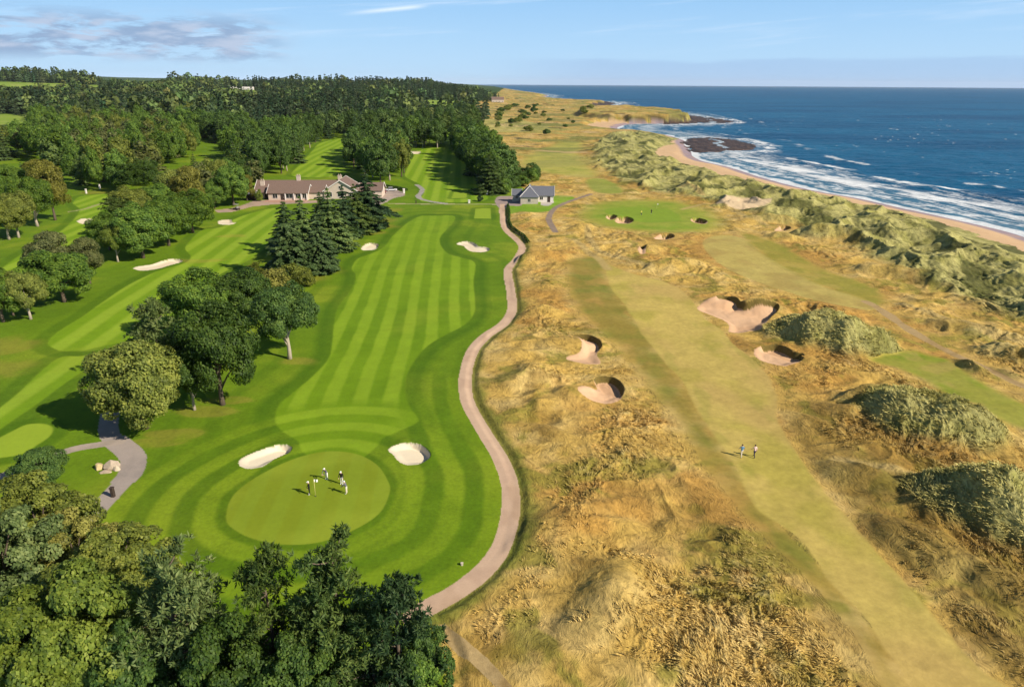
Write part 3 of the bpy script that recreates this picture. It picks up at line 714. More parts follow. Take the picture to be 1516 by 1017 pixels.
def leaf_mat(name, c0, c1, c2, vary=.22, trans=.28):
    c0, c1, c2 = [tuple(min(.5, v*k_) for v, k_ in zip(c_, (1.85, 1.85, 1.4))) for c_ in (c0, c1, c2)]
    m, t, out = newmat(name)
    g = t.n('ShaderNodeNewGeometry'); oi = t.n('ShaderNodeObjectInfo'); tcn = t.n('ShaderNodeTexCoord')
    nz = t.noise(tcn.outputs['Object'], .55, 3, .6)
    x = t.m('ADD', t.m('MULTIPLY', g.outputs['Random Per Island'], .5), t.lin(nz, .3, .7, -.05, .55))
    cr_ = t.n('ShaderNodeValToRGB'); e = cr_.color_ramp.elements
    e[0].color = (*c0, 1); e[0].position = .1; e[1].color = (*c2, 1); e[1].position = .95
    k = e.new(.5); k.color = (*c1, 1)
    t.set(cr_.inputs[0], x)
    f = t.lin(oi.outputs['Random'], 0, 1, 1-vary, 1+vary)
    c = t.mix(1.0, cr_.outputs[0], t.comb(f, f, t.m('MULTIPLY', f, f)), 'MULTIPLY')
    b = t.n('ShaderNodeBsdfPrincipled'); t.set(b.inputs['Base Color'], c)
    b.inputs['Roughness'].default_value = .6; b.inputs['Specular IOR Level'].default_value = .22
    tr_ = t.n('ShaderNodeBsdfTranslucent'); t.set(tr_.inputs['Color'], t.mix(.5, c, (c1[0]*1.6, c1[1]*1.7, c1[2]*.8, 1)))
    mx = t.n('ShaderNodeMixShader'); mx.inputs[0].default_value = trans
    t.t.links.new(b.outputs[0], mx.inputs[1]); t.t.links.new(tr_.outputs[0], mx.inputs[2])
    t.t.links.new(mx.outputs[0], out.inputs[0]); return m

GM = {
    PARK: ('parkland_grass', ground_mat('parkland_grass', .20, 2.6, .25, 4.0)),
    FAIR: ('fairway', ground_mat('fairway', .10, 3.2, .10, 6.0)),
    GRN: ('putting_green', ground_mat('putting_green', .06, 2.0, .05, 8.0)),
    TEE: ('tee_lawn', ground_mat('tee_lawn', .06, 2.0, .05, 8.0)),
    ROUGH: ('rough_grass', grass_mat('rough_grass', .34, 1.0)),
    LFAIR: ('links_fairway', ground_mat('links_fairway', .16, 1.6, .2, 5.0)),
    DUNE: ('dune_terrain', grass_mat('dune_terrain', .40, .8)),
    BEACH: ('beach', ground_mat('beach', .07, 1.5, .12, 3.0, .9)),
    PATHC: ('cart_path', ground_mat('cart_path', .07, 5.0, .12, 20.0)),
    FOOT: ('footpath', ground_mat('footpath', .08, 4.0, .12, 20.0)),
    SANDY: ('sandy_track', ground_mat('sandy_track', .18, 3.0, .3, 8.0)),
    YARDC: ('paved_yard', ground_mat('paved_yard', .10, 3.0, .12, 20.0)),
    ROCK: ('rock_shelf', ground_mat('rock_shelf', .35, .5, .7, .7, .75, .3)),
    FAR: ('far_land', ground_mat('far_land', .22, .06, .2, .3)),
    FIELD: ('field', ground_mat('field', .08, .05, .1, .3)),
}
M_WSAND = ground_mat('white_sand', .05, 4.0, .15, 6.0, .9)
M_PSAND = ground_mat('pink_sand', .08, 4.0, .2, 6.0, .9)
M_FACE = ground_mat('lip_shade_face', .35, 5.0, .6, 6.0)  # bunker back wall, its dark turf tone stands in for lip shade

# ------------------------------------------------------------------ the ground sheet, split where its surface changes
NA = 1350
AZ = np.radians(np.linspace(-56, 56, NA))
DEP = np.concatenate([np.linspace(62, 27, 640, endpoint=False), np.linspace(27, 12.5, 680, endpoint=False), np.linspace(12.5, .95, 290), np.degrees(np.arctan(CAMH/np.geomspace(2440, 16000, 75)))])
RAD = CAMH/np.tan(np.radians(DEP))
rr, aa = np.meshgrid(RAD, AZ, indexing='ij')
GX = rr*np.sin(aa); GY = rr*np.cos(aa)
NRr, NAa = GX.shape
GZ = np.empty(GX.shape); GC = np.empty(GX.shape, np.int32); GCOL = np.empty(GX.shape+(3,), np.float32)
for r0_ in range(0, NRr, 220):
    sl = slice(r0_, min(NRr, r0_+220))
    z_, c_, k_, _, _ = field(GX[sl], GY[sl])
    GZ[sl] = z_; GC[sl] = c_; GCOL[sl] = k_
VV = np.stack([GX, GY, GZ], -1)
du = np.gradient(VV, axis=0); dv = np.gradient(VV, axis=1)
NN = np.cross(dv, du); NN /= np.linalg.norm(NN, axis=-1, keepdims=True)+1e-12
NN[NN[..., 2] < 0] *= -1
VV = VV.reshape(-1, 3); NN = NN.reshape(-1, 3); CCf = GCOL.reshape(-1, 3)
ii = np.arange(NRr*NAa).reshape(NRr, NAa)
QQ = np.stack([ii[:-1, :-1], ii[1:, :-1], ii[1:, 1:], ii[:-1, 1:]], -1).reshape(-1, 4)[:, ::-1]
FC = GC[:-1, :-1].reshape(-1)
def sub_ground(name, sel, mat):
    q = QQ[sel]
    used, inv = np.unique(q, return_inverse=True)
    return np_mesh(name, VV[used], inv.reshape(q.shape), mat, True, CCf[used], NN[used])
deep = (GZ[:-1, :-1] < ZSEA-6).reshape(-1)
for code, (nm, mt) in GM.items():
    sel = (FC == code) & ~deep
    if sel.sum() < 4: continue
    tag(link(nm, sub_ground(nm, sel, mt)), kind='structure')
for i, b in enumerate(BUNK):
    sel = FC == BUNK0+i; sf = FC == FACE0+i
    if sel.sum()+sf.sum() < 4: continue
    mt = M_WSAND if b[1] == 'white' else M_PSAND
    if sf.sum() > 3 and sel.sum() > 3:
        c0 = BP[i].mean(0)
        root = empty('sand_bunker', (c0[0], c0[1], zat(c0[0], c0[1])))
        o1 = link('sand', sub_ground('sand', sel, mt), root); o2 = link('lip_shade_face', sub_ground('lip_shade_face', sf, M_FACE), root)
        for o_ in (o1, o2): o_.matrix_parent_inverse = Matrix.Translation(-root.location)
    else:
        root = link('sand_bunker', sub_ground('sand_bunker', sel | sf, mt))
    tag(root, b[3], 'bunker')
del QQ, VV, NN, CCf

# ------------------------------------------------------------------ the sea
def build_sea():
    na = 1100
    A = np.radians(np.linspace(-8, 58, na))
    dep = np.concatenate([np.linspace(19, .6, 800), np.degrees(np.arctan(44/np.geomspace(4300, 38000, 40)))])
    R = 44/np.tan(np.radians(dep))
    r_, a_ = np.meshgrid(R, A, indexing='ij'); x = r_*np.sin(a_); y = r_*np.cos(a_)
    cd = np.clip(sdpoly(LAND, x, y, 600.), -60, 600)     # distance off shore
    n1 = fbm(x/26., y/26., 3, 201); n2 = fbm(x/7., y/7., 3, 203); n3 = fbm(x/2.3, y/2.3, 3, 205); n4 = fbm(x/60., y/60., 2, 207)
    q = (cd + 6*n1 + 2.4*n2)/1.3
    al = (-.28*x+.96*y); pe_ = .96*x+.28*y
    m2 = fbm(pe_/6., al/26., 4, 221); m3 = fbm(pe_/2.6, al/7., 3, 223)
    k = np.zeros(x.shape)
    near = 1-sst(r_, 500, 900)*.5
    k = np.maximum(k, (1-sst(q, 1.0, 2.6))*.9)                                    # swash edge
    k = np.maximum(k, (1-sst(np.abs(q-9), 1.2, 3.5))*sst(n2+.5*n3, -.15, .3)*.85)
    lace = sst(np.abs(m2)*1.4+.45*np.abs(m3), .06, .34)
    k = np.maximum(k, (1-lace)*sst(q, 2, 6)*(1-sst(q, 32, 48))*.8)
    k = np.maximum(k, sst(q, 15, 18)*(1-sst(q, 25, 38))*sst(m2+.4*m3+.4*n4, -.5, .05)*1.0)  # main breaker
    k = np.maximum(k, (1-sst(np.abs(q-46-3*m2), .8, 3.4))*sst(n1+.6*n4, -.2, .15)*.95)
    k = np.maximum(k, (1-sst(np.abs(q-68-4*m2), .8, 3.6))*sst(n1+.4*n2+.3*n4, .12, .4)*.9)
    k = k*(1-.55*sst(r_, 430, 560)*sst(cd, 4, 10))
    rock = np.full(x.shape, 60.)
    for R_ in REEF: rock = np.minimum(rock, sdpoly(R_, x, y, 60.))
    rq = rock - 14 + 12*n1
    k = np.maximum(k, (1-sst(np.abs(rock-7-10*n1), 2, 11))*sst(n2+.5*n3+.5*n1, -.2, .25)*.95*sst(x, 70, 120))
    caps = sst(fbm(x/9., y/3.5, 3, 211)+.35*n4, .52, .66)*sst(cd, 60, 140)*(1-sst(r_, 900, 1600))
    k = np.maximum(k, caps*.7)
    z = np.full(x.shape, ZSEA)
    def crest(c_, w_, h): return h*np.exp(-((q-c_)/w_)**2)
    z = z + (crest(20, 3.5, .75)+crest(43, 4, .7)+crest(66, 5, .6)+crest(92, 6, .45)+crest(9, 2, .25))*(.6+n4)*sst(cd, 1, 8)
    z = z + .55*fbm(x/14., y/7., 4, 213, .6)*sst(cd, 15, 60)*(1-sst(r_, 1100, 2600))
    shal = (1-sst(cd+8*n1, 4, 60))
    turq = shal
    c = np.stack([k, turq, n4*.5+.5], -1)
    V = np.stack([x, y, z], -1).reshape(-1, 3)
    ii = np.arange(x.size).reshape(x.shape)
    Q = np.stack([ii[:-1, :-1], ii[1:, :-1], ii[1:, 1:], ii[:-1, 1:]], -1).reshape(-1, 4)[:, ::-1]
    keep = (cd[:-1, :-1] > -12).reshape(-1)
    Q = Q[keep]; used, inv = np.unique(Q, return_inverse=True)
    m, t, out = newmat('sea_water')
    a = t.n('ShaderNodeVertexColor', layer_name='col'); sp = t.n('ShaderNodeSeparateColor'); t.set(sp.inputs[0], a.outputs[0])
    g = t.n('ShaderNodeNewGeometry'); P = g.outputs['Position']
    mp = t.n('ShaderNodeMapping'); mp.inputs['Rotation'].default_value = (0, 0, math.radians(20)); mp.inputs['Scale'].default_value = (.45, 1, 1); t.set(mp.inputs[0], P)
    deepc = t.mix(sp.outputs[2], (.004, .066, .140, 1), (.008, .090, .172, 1))
    lg = t.noise(mp.outputs[0], .006, 3, .6)
    deepc = t.mix(t.ss(lg, .42, .62), deepc, (.003, .050, .115, 1))
    c_ = t.mix(t.m('MULTIPLY', sp.outputs[1], .6), deepc, (.05, .15, .21, 1))
    fn = t.noise(P, 1.4, 4, .7)
    fo = t.m('MULTIPLY', sp.outputs[0], t.lin(fn, .3, .7, .75, 1.15), clamp=True)
    c_ = t.mix(fo, c_, (.62, .64, .64, 1))
    b = t.n('ShaderNodeBsdfPrincipled'); t.set(b.inputs['Base Color'], c_)
    t.set(b.inputs['Roughness'], t.lin(fo, 0, 1, .35, .9)); b.inputs['IOR'].default_value = 1.33
    b.inputs['Specular IOR Level'].default_value = .05
    bp = t.n('ShaderNodeBump'); bp.inputs['Strength'].default_value = 1.0; bp.inputs['Distance'].default_value = .9
    hgt = t.m('ADD', t.m('MULTIPLY', t.noise(mp.outputs[0], .16, 4, .6), 2.2), t.m('MULTIPLY', t.noise(mp.outputs[0], .035, 3, .55), 5.0))
    t.set(bp.inputs['Height'], hgt); t.set(b.inputs['Normal'], bp.outputs[0])
    t.t.links.new(b.outputs[0], out.inputs[0])
    tag(link('sea', np_mesh('sea', V[used], inv.reshape(Q.shape), m, True, c.reshape(-1, 3)[used])), kind='structure')
build_sea()

# ------------------------------------------------------------------ trees
def rhombi(cen, nrm, up, length, width):
    """leaf faces: centre, normal, axis hint"""
    n = len(cen)
    a = up - nrm*np.sum(up*nrm, 1, keepdims=True); a /= np.linalg.norm(a, axis=1, keepdims=True)+1e-9
    b = np.cross(nrm, a)
    l = (length if np.ndim(length) else np.full(n, length))[:, None]*.5; w_ = (width if np.ndim(width) else np.full(n, width))[:, None]*.5
    V = np.stack([cen-a*l, cen+b*w_-a*l*.1, cen+a*l, cen-b*w_-a*l*.1], 1).reshape(-1, 3)
    return V
def unit(v): return v/(np.linalg.norm(v, axis=1, keepdims=True)+1e-9)
def leafmesh(name, V, mat):
    Q = np.arange(len(V)).reshape(-1, 4)
    return np_mesh(name, V, Q, mat)

BARK = plain_mat('bark', (.11, .085, .06), .3, 4, .9, .1, bump=.4, stretch=(1, 1, .2))
PALEBARK = plain_mat('pale_bark', (.34, .29, .22), .25, 4, .9, .1, bump=.3, stretch=(1, 1, .3))

def broad_proto(seed, H=12., W=10., cb=.12, nclump=70, nleaf=170, leaf=.34, irregular=.25, rc=.2, top=.5):
    rg = np.random.RandomState(seed)
    zc = H*(cb + (1-cb)*top); hz_up = H-zc; hz_dn = zc-H*cb
    # clump centres on an uneven envelope
    d = unit(rg.randn(nclump*2, 3)); d = d[d[:, 2] > -.72][:nclump]
    lobe = 1+irregular*np.sin(d[:, 0]*3.1+rg.rand()*6)*np.cos(d[:, 1]*2.7+rg.rand()*6)+irregular*.6*rg.randn(len(d))*.5
    f = np.clip(lobe, .55, 1.15)*np.where(rg.rand(len(d)) < .25, .62, .88)
    C = np.stack([d[:, 0]*W/2*f, d[:, 1]*W/2*f, zc + d[:, 2]*np.where(d[:, 2] > 0, hz_up, hz_dn)*f], 1)
    R = W*rc*(.65+.6*rg.rand(len(d)))
    cen = []; nr = []
    for c_, r_, o_ in zip(C, R, d):
        k = int(nleaf*(r_/(W*rc))**2)
        q = unit(rg.randn(k, 3)+o_*.55+np.array([0, 0, .25]))
        rad = r_*(.72+.36*rg.rand(k))
        p = c_ + q*rad[:, None]*np.array([1, 1, .8])
        cen.append(p); nr.append(unit(q*.8+o_*.25+rg.randn(k, 3)*.42+np.array([0, 0, .2])))
    cen = np.vstack(cen); nr = np.vstack(nr)
    keep = cen[:, 2] > H*cb*.6; cen = cen[keep]; nr = nr[keep]
    L_ = leaf*(.7+.7*rg.rand(len(cen)))
    V = rhombi(cen, nr, rg.randn(len(cen), 3), L_, L_*.72)
    t = MB()
    tr = W*.035
    t.tube([(0, 0, -.3), (tr*.3, 0, H*.12), (0, tr*.4, H*.3), (tr, 0, H*.6)], [tr*1.35, tr, tr*.8, tr*.35], 8)
    for k in range(9):
        i = rg.randint(len(C)); c_ = C[i]*np.array([.8, .8, .92]); z0 = H*(.14+.3*rg.rand())
        t.tube([(0, 0, z0), tuple(np.array([c_[0]*.45, c_[1]*.45, z0+(c_[2]-z0)*.55])), tuple(c_)], [tr*.5, tr*.32, tr*.1], 5, False)
    return V, t
def pine_proto(seed, H=13., W=7.5, tufts=560, blades=22, open_=.3, blen=.42):
    rg = np.random.RandomState(seed)
    t = MB(); tr = .22
    t.tube([(0, 0, -.3), (.1, .05, H*.35), (-.05, .1, H*.7), (0, 0, H*.97)], [tr*1.3, tr, tr*.6, tr*.15], 7)
    cen = []; axs = []
    nb = 44
    for b in range(nb):
        s = rg.rand()**.8; z0 = H*(.22+.75*s)
        ln = W/2*(1-.55*s**1.6)*(.55+.6*rg.rand()); an = rg.rand()*6.283
        up = .25+.5*s
        dirv = np.array([math.cos(an), math.sin(an), up*.55])
        e = np.array([0, 0, z0])+dirv*ln
        t.tube([(0, 0, z0), tuple(np.array([0, 0, z0-.1])+dirv*ln*.55), tuple(e)], [.07, .05, .02], 4, False)
        k = max(6, int(tufts/nb*(.5+ln/(W/2))))
        ncl = 3
        for c_ in range(ncl):
            ctr = np.array([0, 0, z0])+dirv*ln*(.45+.55*(c_+1)/ncl)
            kk = k//ncl+1
            q = rg.randn(kk, 3)*np.array([.55, .55, .32])*(.55+.25*ln/3.)
            cen.append(ctr+q); axs.append(unit(q*.7+dirv*.6+np.array([0, 0, .9])))
    for k in range(26):
        s = k/26; cen.append(np.array([[rg.randn()*.35*(1-s)+.05, rg.randn()*.35*(1-s), H*(.86+.15*s)]])); axs.append(np.array([[0, 0, 1.]])+rg.randn(1, 3)*.3)
    cen = np.vstack(cen); axs = unit(np.vstack(axs))
    n = len(cen)*blades
    A = np.repeat(axs, blades, 0); Cc = np.repeat(cen, blades, 0)
    q = unit(A*.75+rg.randn(n, 3)*.62)
    ln = blen*(.6+.7*rg.rand(n))
    V = rhombi(Cc+q*(ln*.62)[:, None], unit(np.cross(q, rg.randn(n, 3))+A*.5), q, ln, ln*.27)
    return V, t
def spruce_proto(seed, H=16., W=7., layers=17, blades=36, size=.5, droop=.28, wob=.25):
    rg = np.random.RandomState(seed)
    t = MB(); t.tube([(0, 0, -.3), (0, 0, H*.5), (0, 0, H*.98)], [.24, .14, .03], 6)
    cen = []; ax = []; nm = []
    for l in range(layers):
        s = l/(layers-1); z0 = H*(.06+.92*s); R = W/2*(1-s)**.85*(1+wob*rg.randn()*.5)+.12
        nb = max(5, int(13*(1-s)+4))
        for b in range(nb):
            an = 6.283*(b+rg.rand()*.8)/nb+l; rr_ = R*(.7+.42*rg.rand())
            k = max(5, int(blades*rr_/(W/2)*1.5)+4)
            f = rg.rand(k)**.6
            dv_ = np.array([math.cos(an), math.sin(an), 0.]); sd_ = np.array([-math.sin(an), math.cos(an), 0.])
            wdt = .5*rr_*.55*(1-f*.65)
            off = (rg.rand(k)*2-1)*wdt
            p = dv_*(f*rr_)[:, None] + sd_*off[:, None]
            p[:, 2] = z0 - droop*(f**1.4)*rr_ - np.abs(off)*.35 + rg.randn(k)*.1
            cen.append(p); ax.append(unit(dv_*.9+sd_*(np.sign(off)*.5)[:, None]+np.array([0, 0, -.25])+rg.randn(k, 3)*.25)); nm.append(unit(dv_*.55+np.array([0, 0, .8])+rg.randn(k, 3)*.35))
    cen = np.vstack(cen); ax = np.vstack(ax); nm = np.vstack(nm)
    ln = size*(.7+.7*rg.rand(len(cen)))
    return rhombi(cen, nm, ax, ln, ln*.5), t

LM = {
    'green': leaf_mat('leaf_green', (.020,.042,.009), (.050,.090,.014), (.108,.150,.022)),
    'dark': leaf_mat('leaf_dark', (.014,.030,.009), (.032,.060,.013), (.068,.102,.021)),
    'olive': leaf_mat('leaf_olive', (.034,.046,.012), (.082,.098,.020), (.150,.158,.034)),
    'gold': leaf_mat('leaf_gold', (.042,.044,.012), (.100,.098,.022), (.180,.168,.044)),
    'bright': leaf_mat('leaf_bright', (.024,.040,.008), (.064,.090,.014), (.130,.155,.028)),
    'grey': leaf_mat('leaf_grey', (.026,.042,.016), (.066,.092,.036), (.140,.165,.072)),
    'pine': leaf_mat('leaf_pine', (.018,.034,.011), (.044,.070,.020), (.095,.122,.034)),
    'spruce': leaf_mat('leaf_spruce', (.014,.027,.011), (.032,.054,.019), (.070,.096,.036)),
    'blackgreen': leaf_mat('leaf_blackgreen', (.010,.022,.011), (.020,.040,.018), (.044,.066,.026)),
    'rust': leaf_mat('leaf_rust', (.026,.034,.013), (.056,.064,.023), (.098,.100,.038)),
}
PROTO = {}
def reg(name, pr, H, W, mat='green', bark=BARK):
    V, t = pr
    PROTO[name] = (leafmesh('crown_'+name, V, LM[mat]), t.mesh('trunk_'+name, bark, True), H, W)
reg('broad_a', broad_proto(1, nclump=130, nleaf=300, leaf=.32, rc=.135, irregular=.35), 12, 10)
reg('broad_b', broad_proto(2, nclump=115, nleaf=300, leaf=.32, rc=.14, irregular=.5, top=.55), 12, 10, 'dark')
reg('broad_c', broad_proto(3, cb=.34, nclump=88, nleaf=280, leaf=.30, rc=.135, irregular=.5, top=.45), 12, 10, 'dark', PALEBARK)
reg('broad_d', broad_proto(4, nclump=85, nleaf=240, leaf=.34, rc=.14, irregular=.65, top=.6), 12, 10, 'olive')
reg('broad_mid', broad_proto(5, nclump=64, nleaf=110, leaf=.55, rc=.17, irregular=.45), 12, 10)
reg('broad_mid_b', broad_proto(6, nclump=64, nleaf=110, leaf=.55, rc=.165, irregular=.6, top=.6), 12, 10)
reg('broad_tall', broad_proto(16, cb=.2, nclump=46, nleaf=70, leaf=.8, rc=.2, irregular=.5, top=.5), 12, 10, 'green', PALEBARK)
reg('near_leafy', broad_proto(7, nclump=120, nleaf=340, leaf=.30, rc=.105, irregular=.75, top=.5), 12, 10, 'bright')
reg('near_leafy_b', broad_proto(8, nclump=125, nleaf=300, leaf=.28, rc=.095, irregular=.8, top=.55), 12, 10, 'olive')
reg('pine_a', pine_proto(11), 13, 7.5, 'grey')
reg('pine_b', pine_proto(12, W=6.5), 13, 6.5, 'pine')
reg('pine_c', pine_proto(13, W=7, tufts=620), 13, 7, 'pine')
reg('cedar', pine_proto(14, H=12, W=9, tufts=420, blades=16, blen=.6), 12, 9, 'olive')
reg('spruce_a', spruce_proto(21), 16, 7, 'spruce')
reg('spruce_b', spruce_proto(22, W=8, layers=15, size=.6, droop=.4, wob=.4), 16, 8, 'spruce')
reg('conifer_full', spruce_proto(31, W=8, layers=19, blades=80, size=.55, droop=.32, wob=.5), 16, 8, 'pine')
reg('conifer_full_b', spruce_proto(32, W=8, layers=17, blades=85, size=.6, droop=.15, wob=.8), 16, 8, 'pine')
reg('spruce_mid', spruce_proto(23, layers=12, blades=14, size=1.0), 16, 7, 'spruce')
reg('pine_mid', broad_proto(24, H=15, W=7, cb=.12, nclump=38, nleaf=60, leaf=.8, rc=.24, irregular=.6, top=.4), 15, 7, 'rust')
reg('shrub', broad_proto(9, H=4, W=5, cb=.0, nclump=40, nleaf=110, leaf=.32, rc=.2, irregular=.3), 4, 5, 'dark')

_trees = []
def plant(x, y, H, W, proto, mat, name, label, cat='tree', group=None, parts=True, rz=None, lean=None):
    cm, tm, H0, W0 = PROTO[proto]
    z = zat(x, y)
    rz = random.random()*6.283 if rz is None else rz
    if proto.startswith('broad'): W = W*.9
    s = (W/W0, W/W0, H/H0)
    if parts:
        root = empty(name, (x, y, z), rz); root.scale = s
        if lean: root.rotation_euler = (lean[0], lean[1], rz)
        tk = link('trunk', tm, root); crn = link('crown', cm, root)
    else:
        root = crn = link(name, cm, None, (x, y, z)); root.scale = s; root.rotation_euler = (0, 0, rz)
    if mat:
        crn.material_slots[0].link = 'OBJECT'; crn.material_slots[0].material = LM[mat]
    tag(root, label, cat, group); _trees.append((x, y, W))
    return root
random.seed(5)
def tree_px(px, by, ty, wpx, proto, mat, name, label, cat='tree', group=None, **k):
    x, y = at(px, by)[:2]
    d = math.hypot(x, y); D = np.array([x, y, zat(x, y)-CAMH]) @ cf
    q = ray(px, ty); topz = CAMH + q[2]/np.hypot(q[0], q[1])*d
    return plant(x, y, max(2., topz-zat(x, y)), wpx*D/F, proto, mat, name, label, cat, group, **k)
def near_px(px, ty, H, wpx, proto, mat, name, label, **k):
    x, y = G(px, ty, H)
    D = np.array([x, y, H*.8-CAMH]) @ cf
    return plant(x, y, H, wpx*D/F, proto, mat, name, label, **k)

# -- the row between the two near fairways
tree_px(216,634,507,124,'broad_a','olive','broadleaf_tree','big round olive green tree beside the forked grey path')
tree_px(330,600,458,108,'broad_b','dark','broadleaf_tree','tall dark domed tree right of the big olive tree')
tree_px(288,606,520,60,'broad_c','dark','broadleaf_tree','slim dark tree with bare trunk squeezed between the two big domed trees')
tree_px(246,580,452,86,'cedar','grey','cedar_tree','grey green layered cedar behind the big olive tree')
tree_px(300,500,405,92,'broad_b','green','broadleaf_tree','broad green tree at the back left of the near tree row')
tree_px(362,490,405,90,'broad_a','dark','broadleaf_tree','bushy dark tree at the back of the row beside the lone trunked tree')
tree_px(429,532,424,88,'broad_c','dark','broadleaf_tree','open grown dark tree with a bare forked trunk on the fairway edge')
tree_px(405,432,402,42,'shrub','gold','golden_bush','cream gold flowering bush below the spruces','bush')
tree_px(436,420,396,40,'shrub','olive','olive_bush','low olive bush against the foot of the spruces','bush')
tree_px(452,424,402,26,'shrub','olive','olive_bush','small olive bush at the right of the golden bush','bush')
tree_px(381,420,390,26,'pine_b','olive','young_pine','thin young pine behind the near tree row')
# -- dark spruces in the middle
for (px, by, ty, wp, pr, mt, lb) in [
    (432,410,298,84,'conifer_full','spruce','front left spruce of the dark clump with ragged skirts'),
    (474,402,316,72,'conifer_full','spruce','front right spruce of the dark clump beside the mown fairway'),
    (452,385,290,70,'conifer_full_b','pine','olive tipped pine rising in the middle of the dark clump'),
    (425,372,298,56,'conifer_full','pine','narrow pine at the left back of the dark clump'),
    (492,372,278,68,'conifer_full_b','pine','broad pine behind the front right spruce'),
    (512,352,274,60,'conifer_full','blackgreen','black green spruce second from the right in the clump'),
    (545,337,252,68,'conifer_full_b','blackgreen','tall dark pine with bare lower trunk at the right end of the clump'),
    (528,345,272,54,'conifer_full_b','pine','slender pine leaning against the tall end pine'),
    (478,350,284,56,'conifer_full','spruce','pine hiding the right end of the clubhouse front')]:
    tree_px(px,by,ty,wp,pr,mt,'conifer_tree',lb)
# -- the belt between the two left fairways
for (px, by, ty, wp, pr, mt, lb) in [
    (175,388,332,40,'broad_c','bright','slim light green tree with pale trunk at the near end of the left belt'),
    (212,382,306,74,'broad_a','green','rounded green tree in front of the left belt'),
    (163,370,318,46,'broad_b','green','dense tree at the left corner of the left belt'),
    (250,364,296,64,'broad_a','green','mid green tree half way along the front of the left belt'),
    (286,345,284,58,'broad_b','green','bushy green tree at the right end of the left belt front'),
    (285,330,252,52,'broad_d','gold','yellowish rounded tree topping the right end of the left belt'),
    (262,322,256,50,'broad_d','olive','olive gold tree behind the middle of the left belt'),
    (235,335,276,60,'broad_a','green','smooth domed green tree in the middle of the left belt'),
    (200,345,280,58,'broad_a','olive','lighter crowned tree over the left half of the belt'),
    (180,352,294,46,'pine_b','pine','dark pine poking out on the left side of the belt'),
    (346,305,246,50,'broad_a','green','tall round tree standing at the clubhouse drive'),
    (318,309,272,32,'broad_b','green','smaller round tree left of the tall one by the drive'),
    (366,298,262,28,'broad_d','gold','golden leafed tree leaning to the left clubhouse wing'),
    (330,290,240,34,'broad_d','olive','olive tree behind the small round tree by the drive'),
    (291,268,226,24,'spruce_a','spruce','pointed dark spruce standing alone at the clearing corner'),
    (14,355,300,56,'broad_c','olive','first pale stemmed tree from the left edge beside the far fairway'),
    (-8,356,290,60,'broad_c','green','tree cut by the left edge of the picture beside the far fairway'),
    (28,352,284,52,'broad_c','olive','second pale stemmed tree on the far fairway edge'),
    (56,336,262,58,'broad_c','green','full crowned tree where the far fairway row bends'),
    (82,327,248,52,'broad_d','gold','golden brown crowned tree at the end of the far fairway row'),
    (70,300,240,46,'broad_d','gold','rusty gold tree behind the far fairway row'),
    (20,300,246,44,'broad_b','green','dark rounded tree behind the far fairway row'),
    (42,292,240,34,'spruce_a','blackgreen','dark pointed tree standing among gold crowns at far left'),
    (95,447,372,92,'broad_b','green','dark spreading tree in the left pair between fairways'),
    (84,428,348,66,'broad_d','rust','feathery brown olive tree behind the dark spreading one at left'),
    (133,420,356,52,'broad_d','rust','brownish willow like tree at the right of the left pair'),
    (46,474,402,58,'broad_c','olive','pale trunked tree at the left edge group below the pair'),
    (6,478,400,70,'broad_d','green','wide tree cut off by the left border below the pair'),
    (20,468,410,46,'broad_b','green','dark low tree between the two at the left border')]:
    tree_px(px,by,ty,wp,pr,mt,'broadleaf_tree' if 'spruce' not in pr and 'pine' not in pr else 'conifer_tree',lb)
tree_px(384,298.5,283,10,'shrub','bright','bright_bush','round yellow green bush against the clubhouse wing','bush')
tree_px(66,722,664,66,'broad_b','dark','shrub','dark rounded shrub beside the curving grey path','bush')
# -- the near trees under the camera
for (px, ty, H, wp, pr, mt, nm, lb) in [
    (243,842,13,165,'pine_a','grey','pine_tree','big grey green pine, nearest left of the putting green'),
    (385,830,13,112,'pine_b','pine','pine_tree','narrow pine with open tiers below the putting green'),
    (490,812,14,140,'pine_c','pine','pine_tree','tallest pine of the near group, top against the ringed lawn'),
    (585,866,12.5,125,'pine_b','blackgreen','pine_tree','dark pine at the right end beside the cart path'),
    (468,872,11,110,'pine_c','pine','pine_tree','shorter pine tucked under the tallest near pine'),
    (545,905,10.5,120,'pine_b','pine','pine_tree','bushy pine between the dark end pine and the bottom edge'),
    (618,928,9,92,'near_leafy_b','dark','broadleaf_tree','dark low tree at the end of the cart path'),
    (150,800,9,170,'near_leafy_b','olive','broadleaf_tree','twiggy olive tree reaching towards the mown rings'),
    (100,868,12,190,'near_leafy','bright','broadleaf_tree','bright yellow green tree filling the bottom left'),
    (40,712,10,150,'near_leafy_b','olive','broadleaf_tree','olive tree at the left border below the grey path'),
    (-30,760,11,170,'near_leafy_b','grey','broadleaf_tree','greyish tree cut by the left border'),
    (20,905,11,180,'near_leafy','bright','broadleaf_tree','light green tree in the bottom left corner'),
    (95,765,8,120,'near_leafy_b','gold','broadleaf_tree','gold tipped tree beside the foot of the grey path'),
    (330,938,10,150,'near_leafy','dark','broadleaf_tree','dark green leafy tree at the bottom between two pines'),
    (195,940,9,150,'near_leafy','dark','broadleaf_tree','dark green tree at the bottom left of the grey pine'),
    (430,955,9,150,'near_leafy_b','dark','broadleaf_tree','dull green tree at the bottom edge below the pines'),
    (612,985,7,110,'near_leafy','green','broadleaf_tree','green tree at the bottom edge left of the sandy trail')]:
    near_px(px,ty,H,wp,pr,mt,nm,lb,cat='tree' if nm != 'shrub' else 'bush')

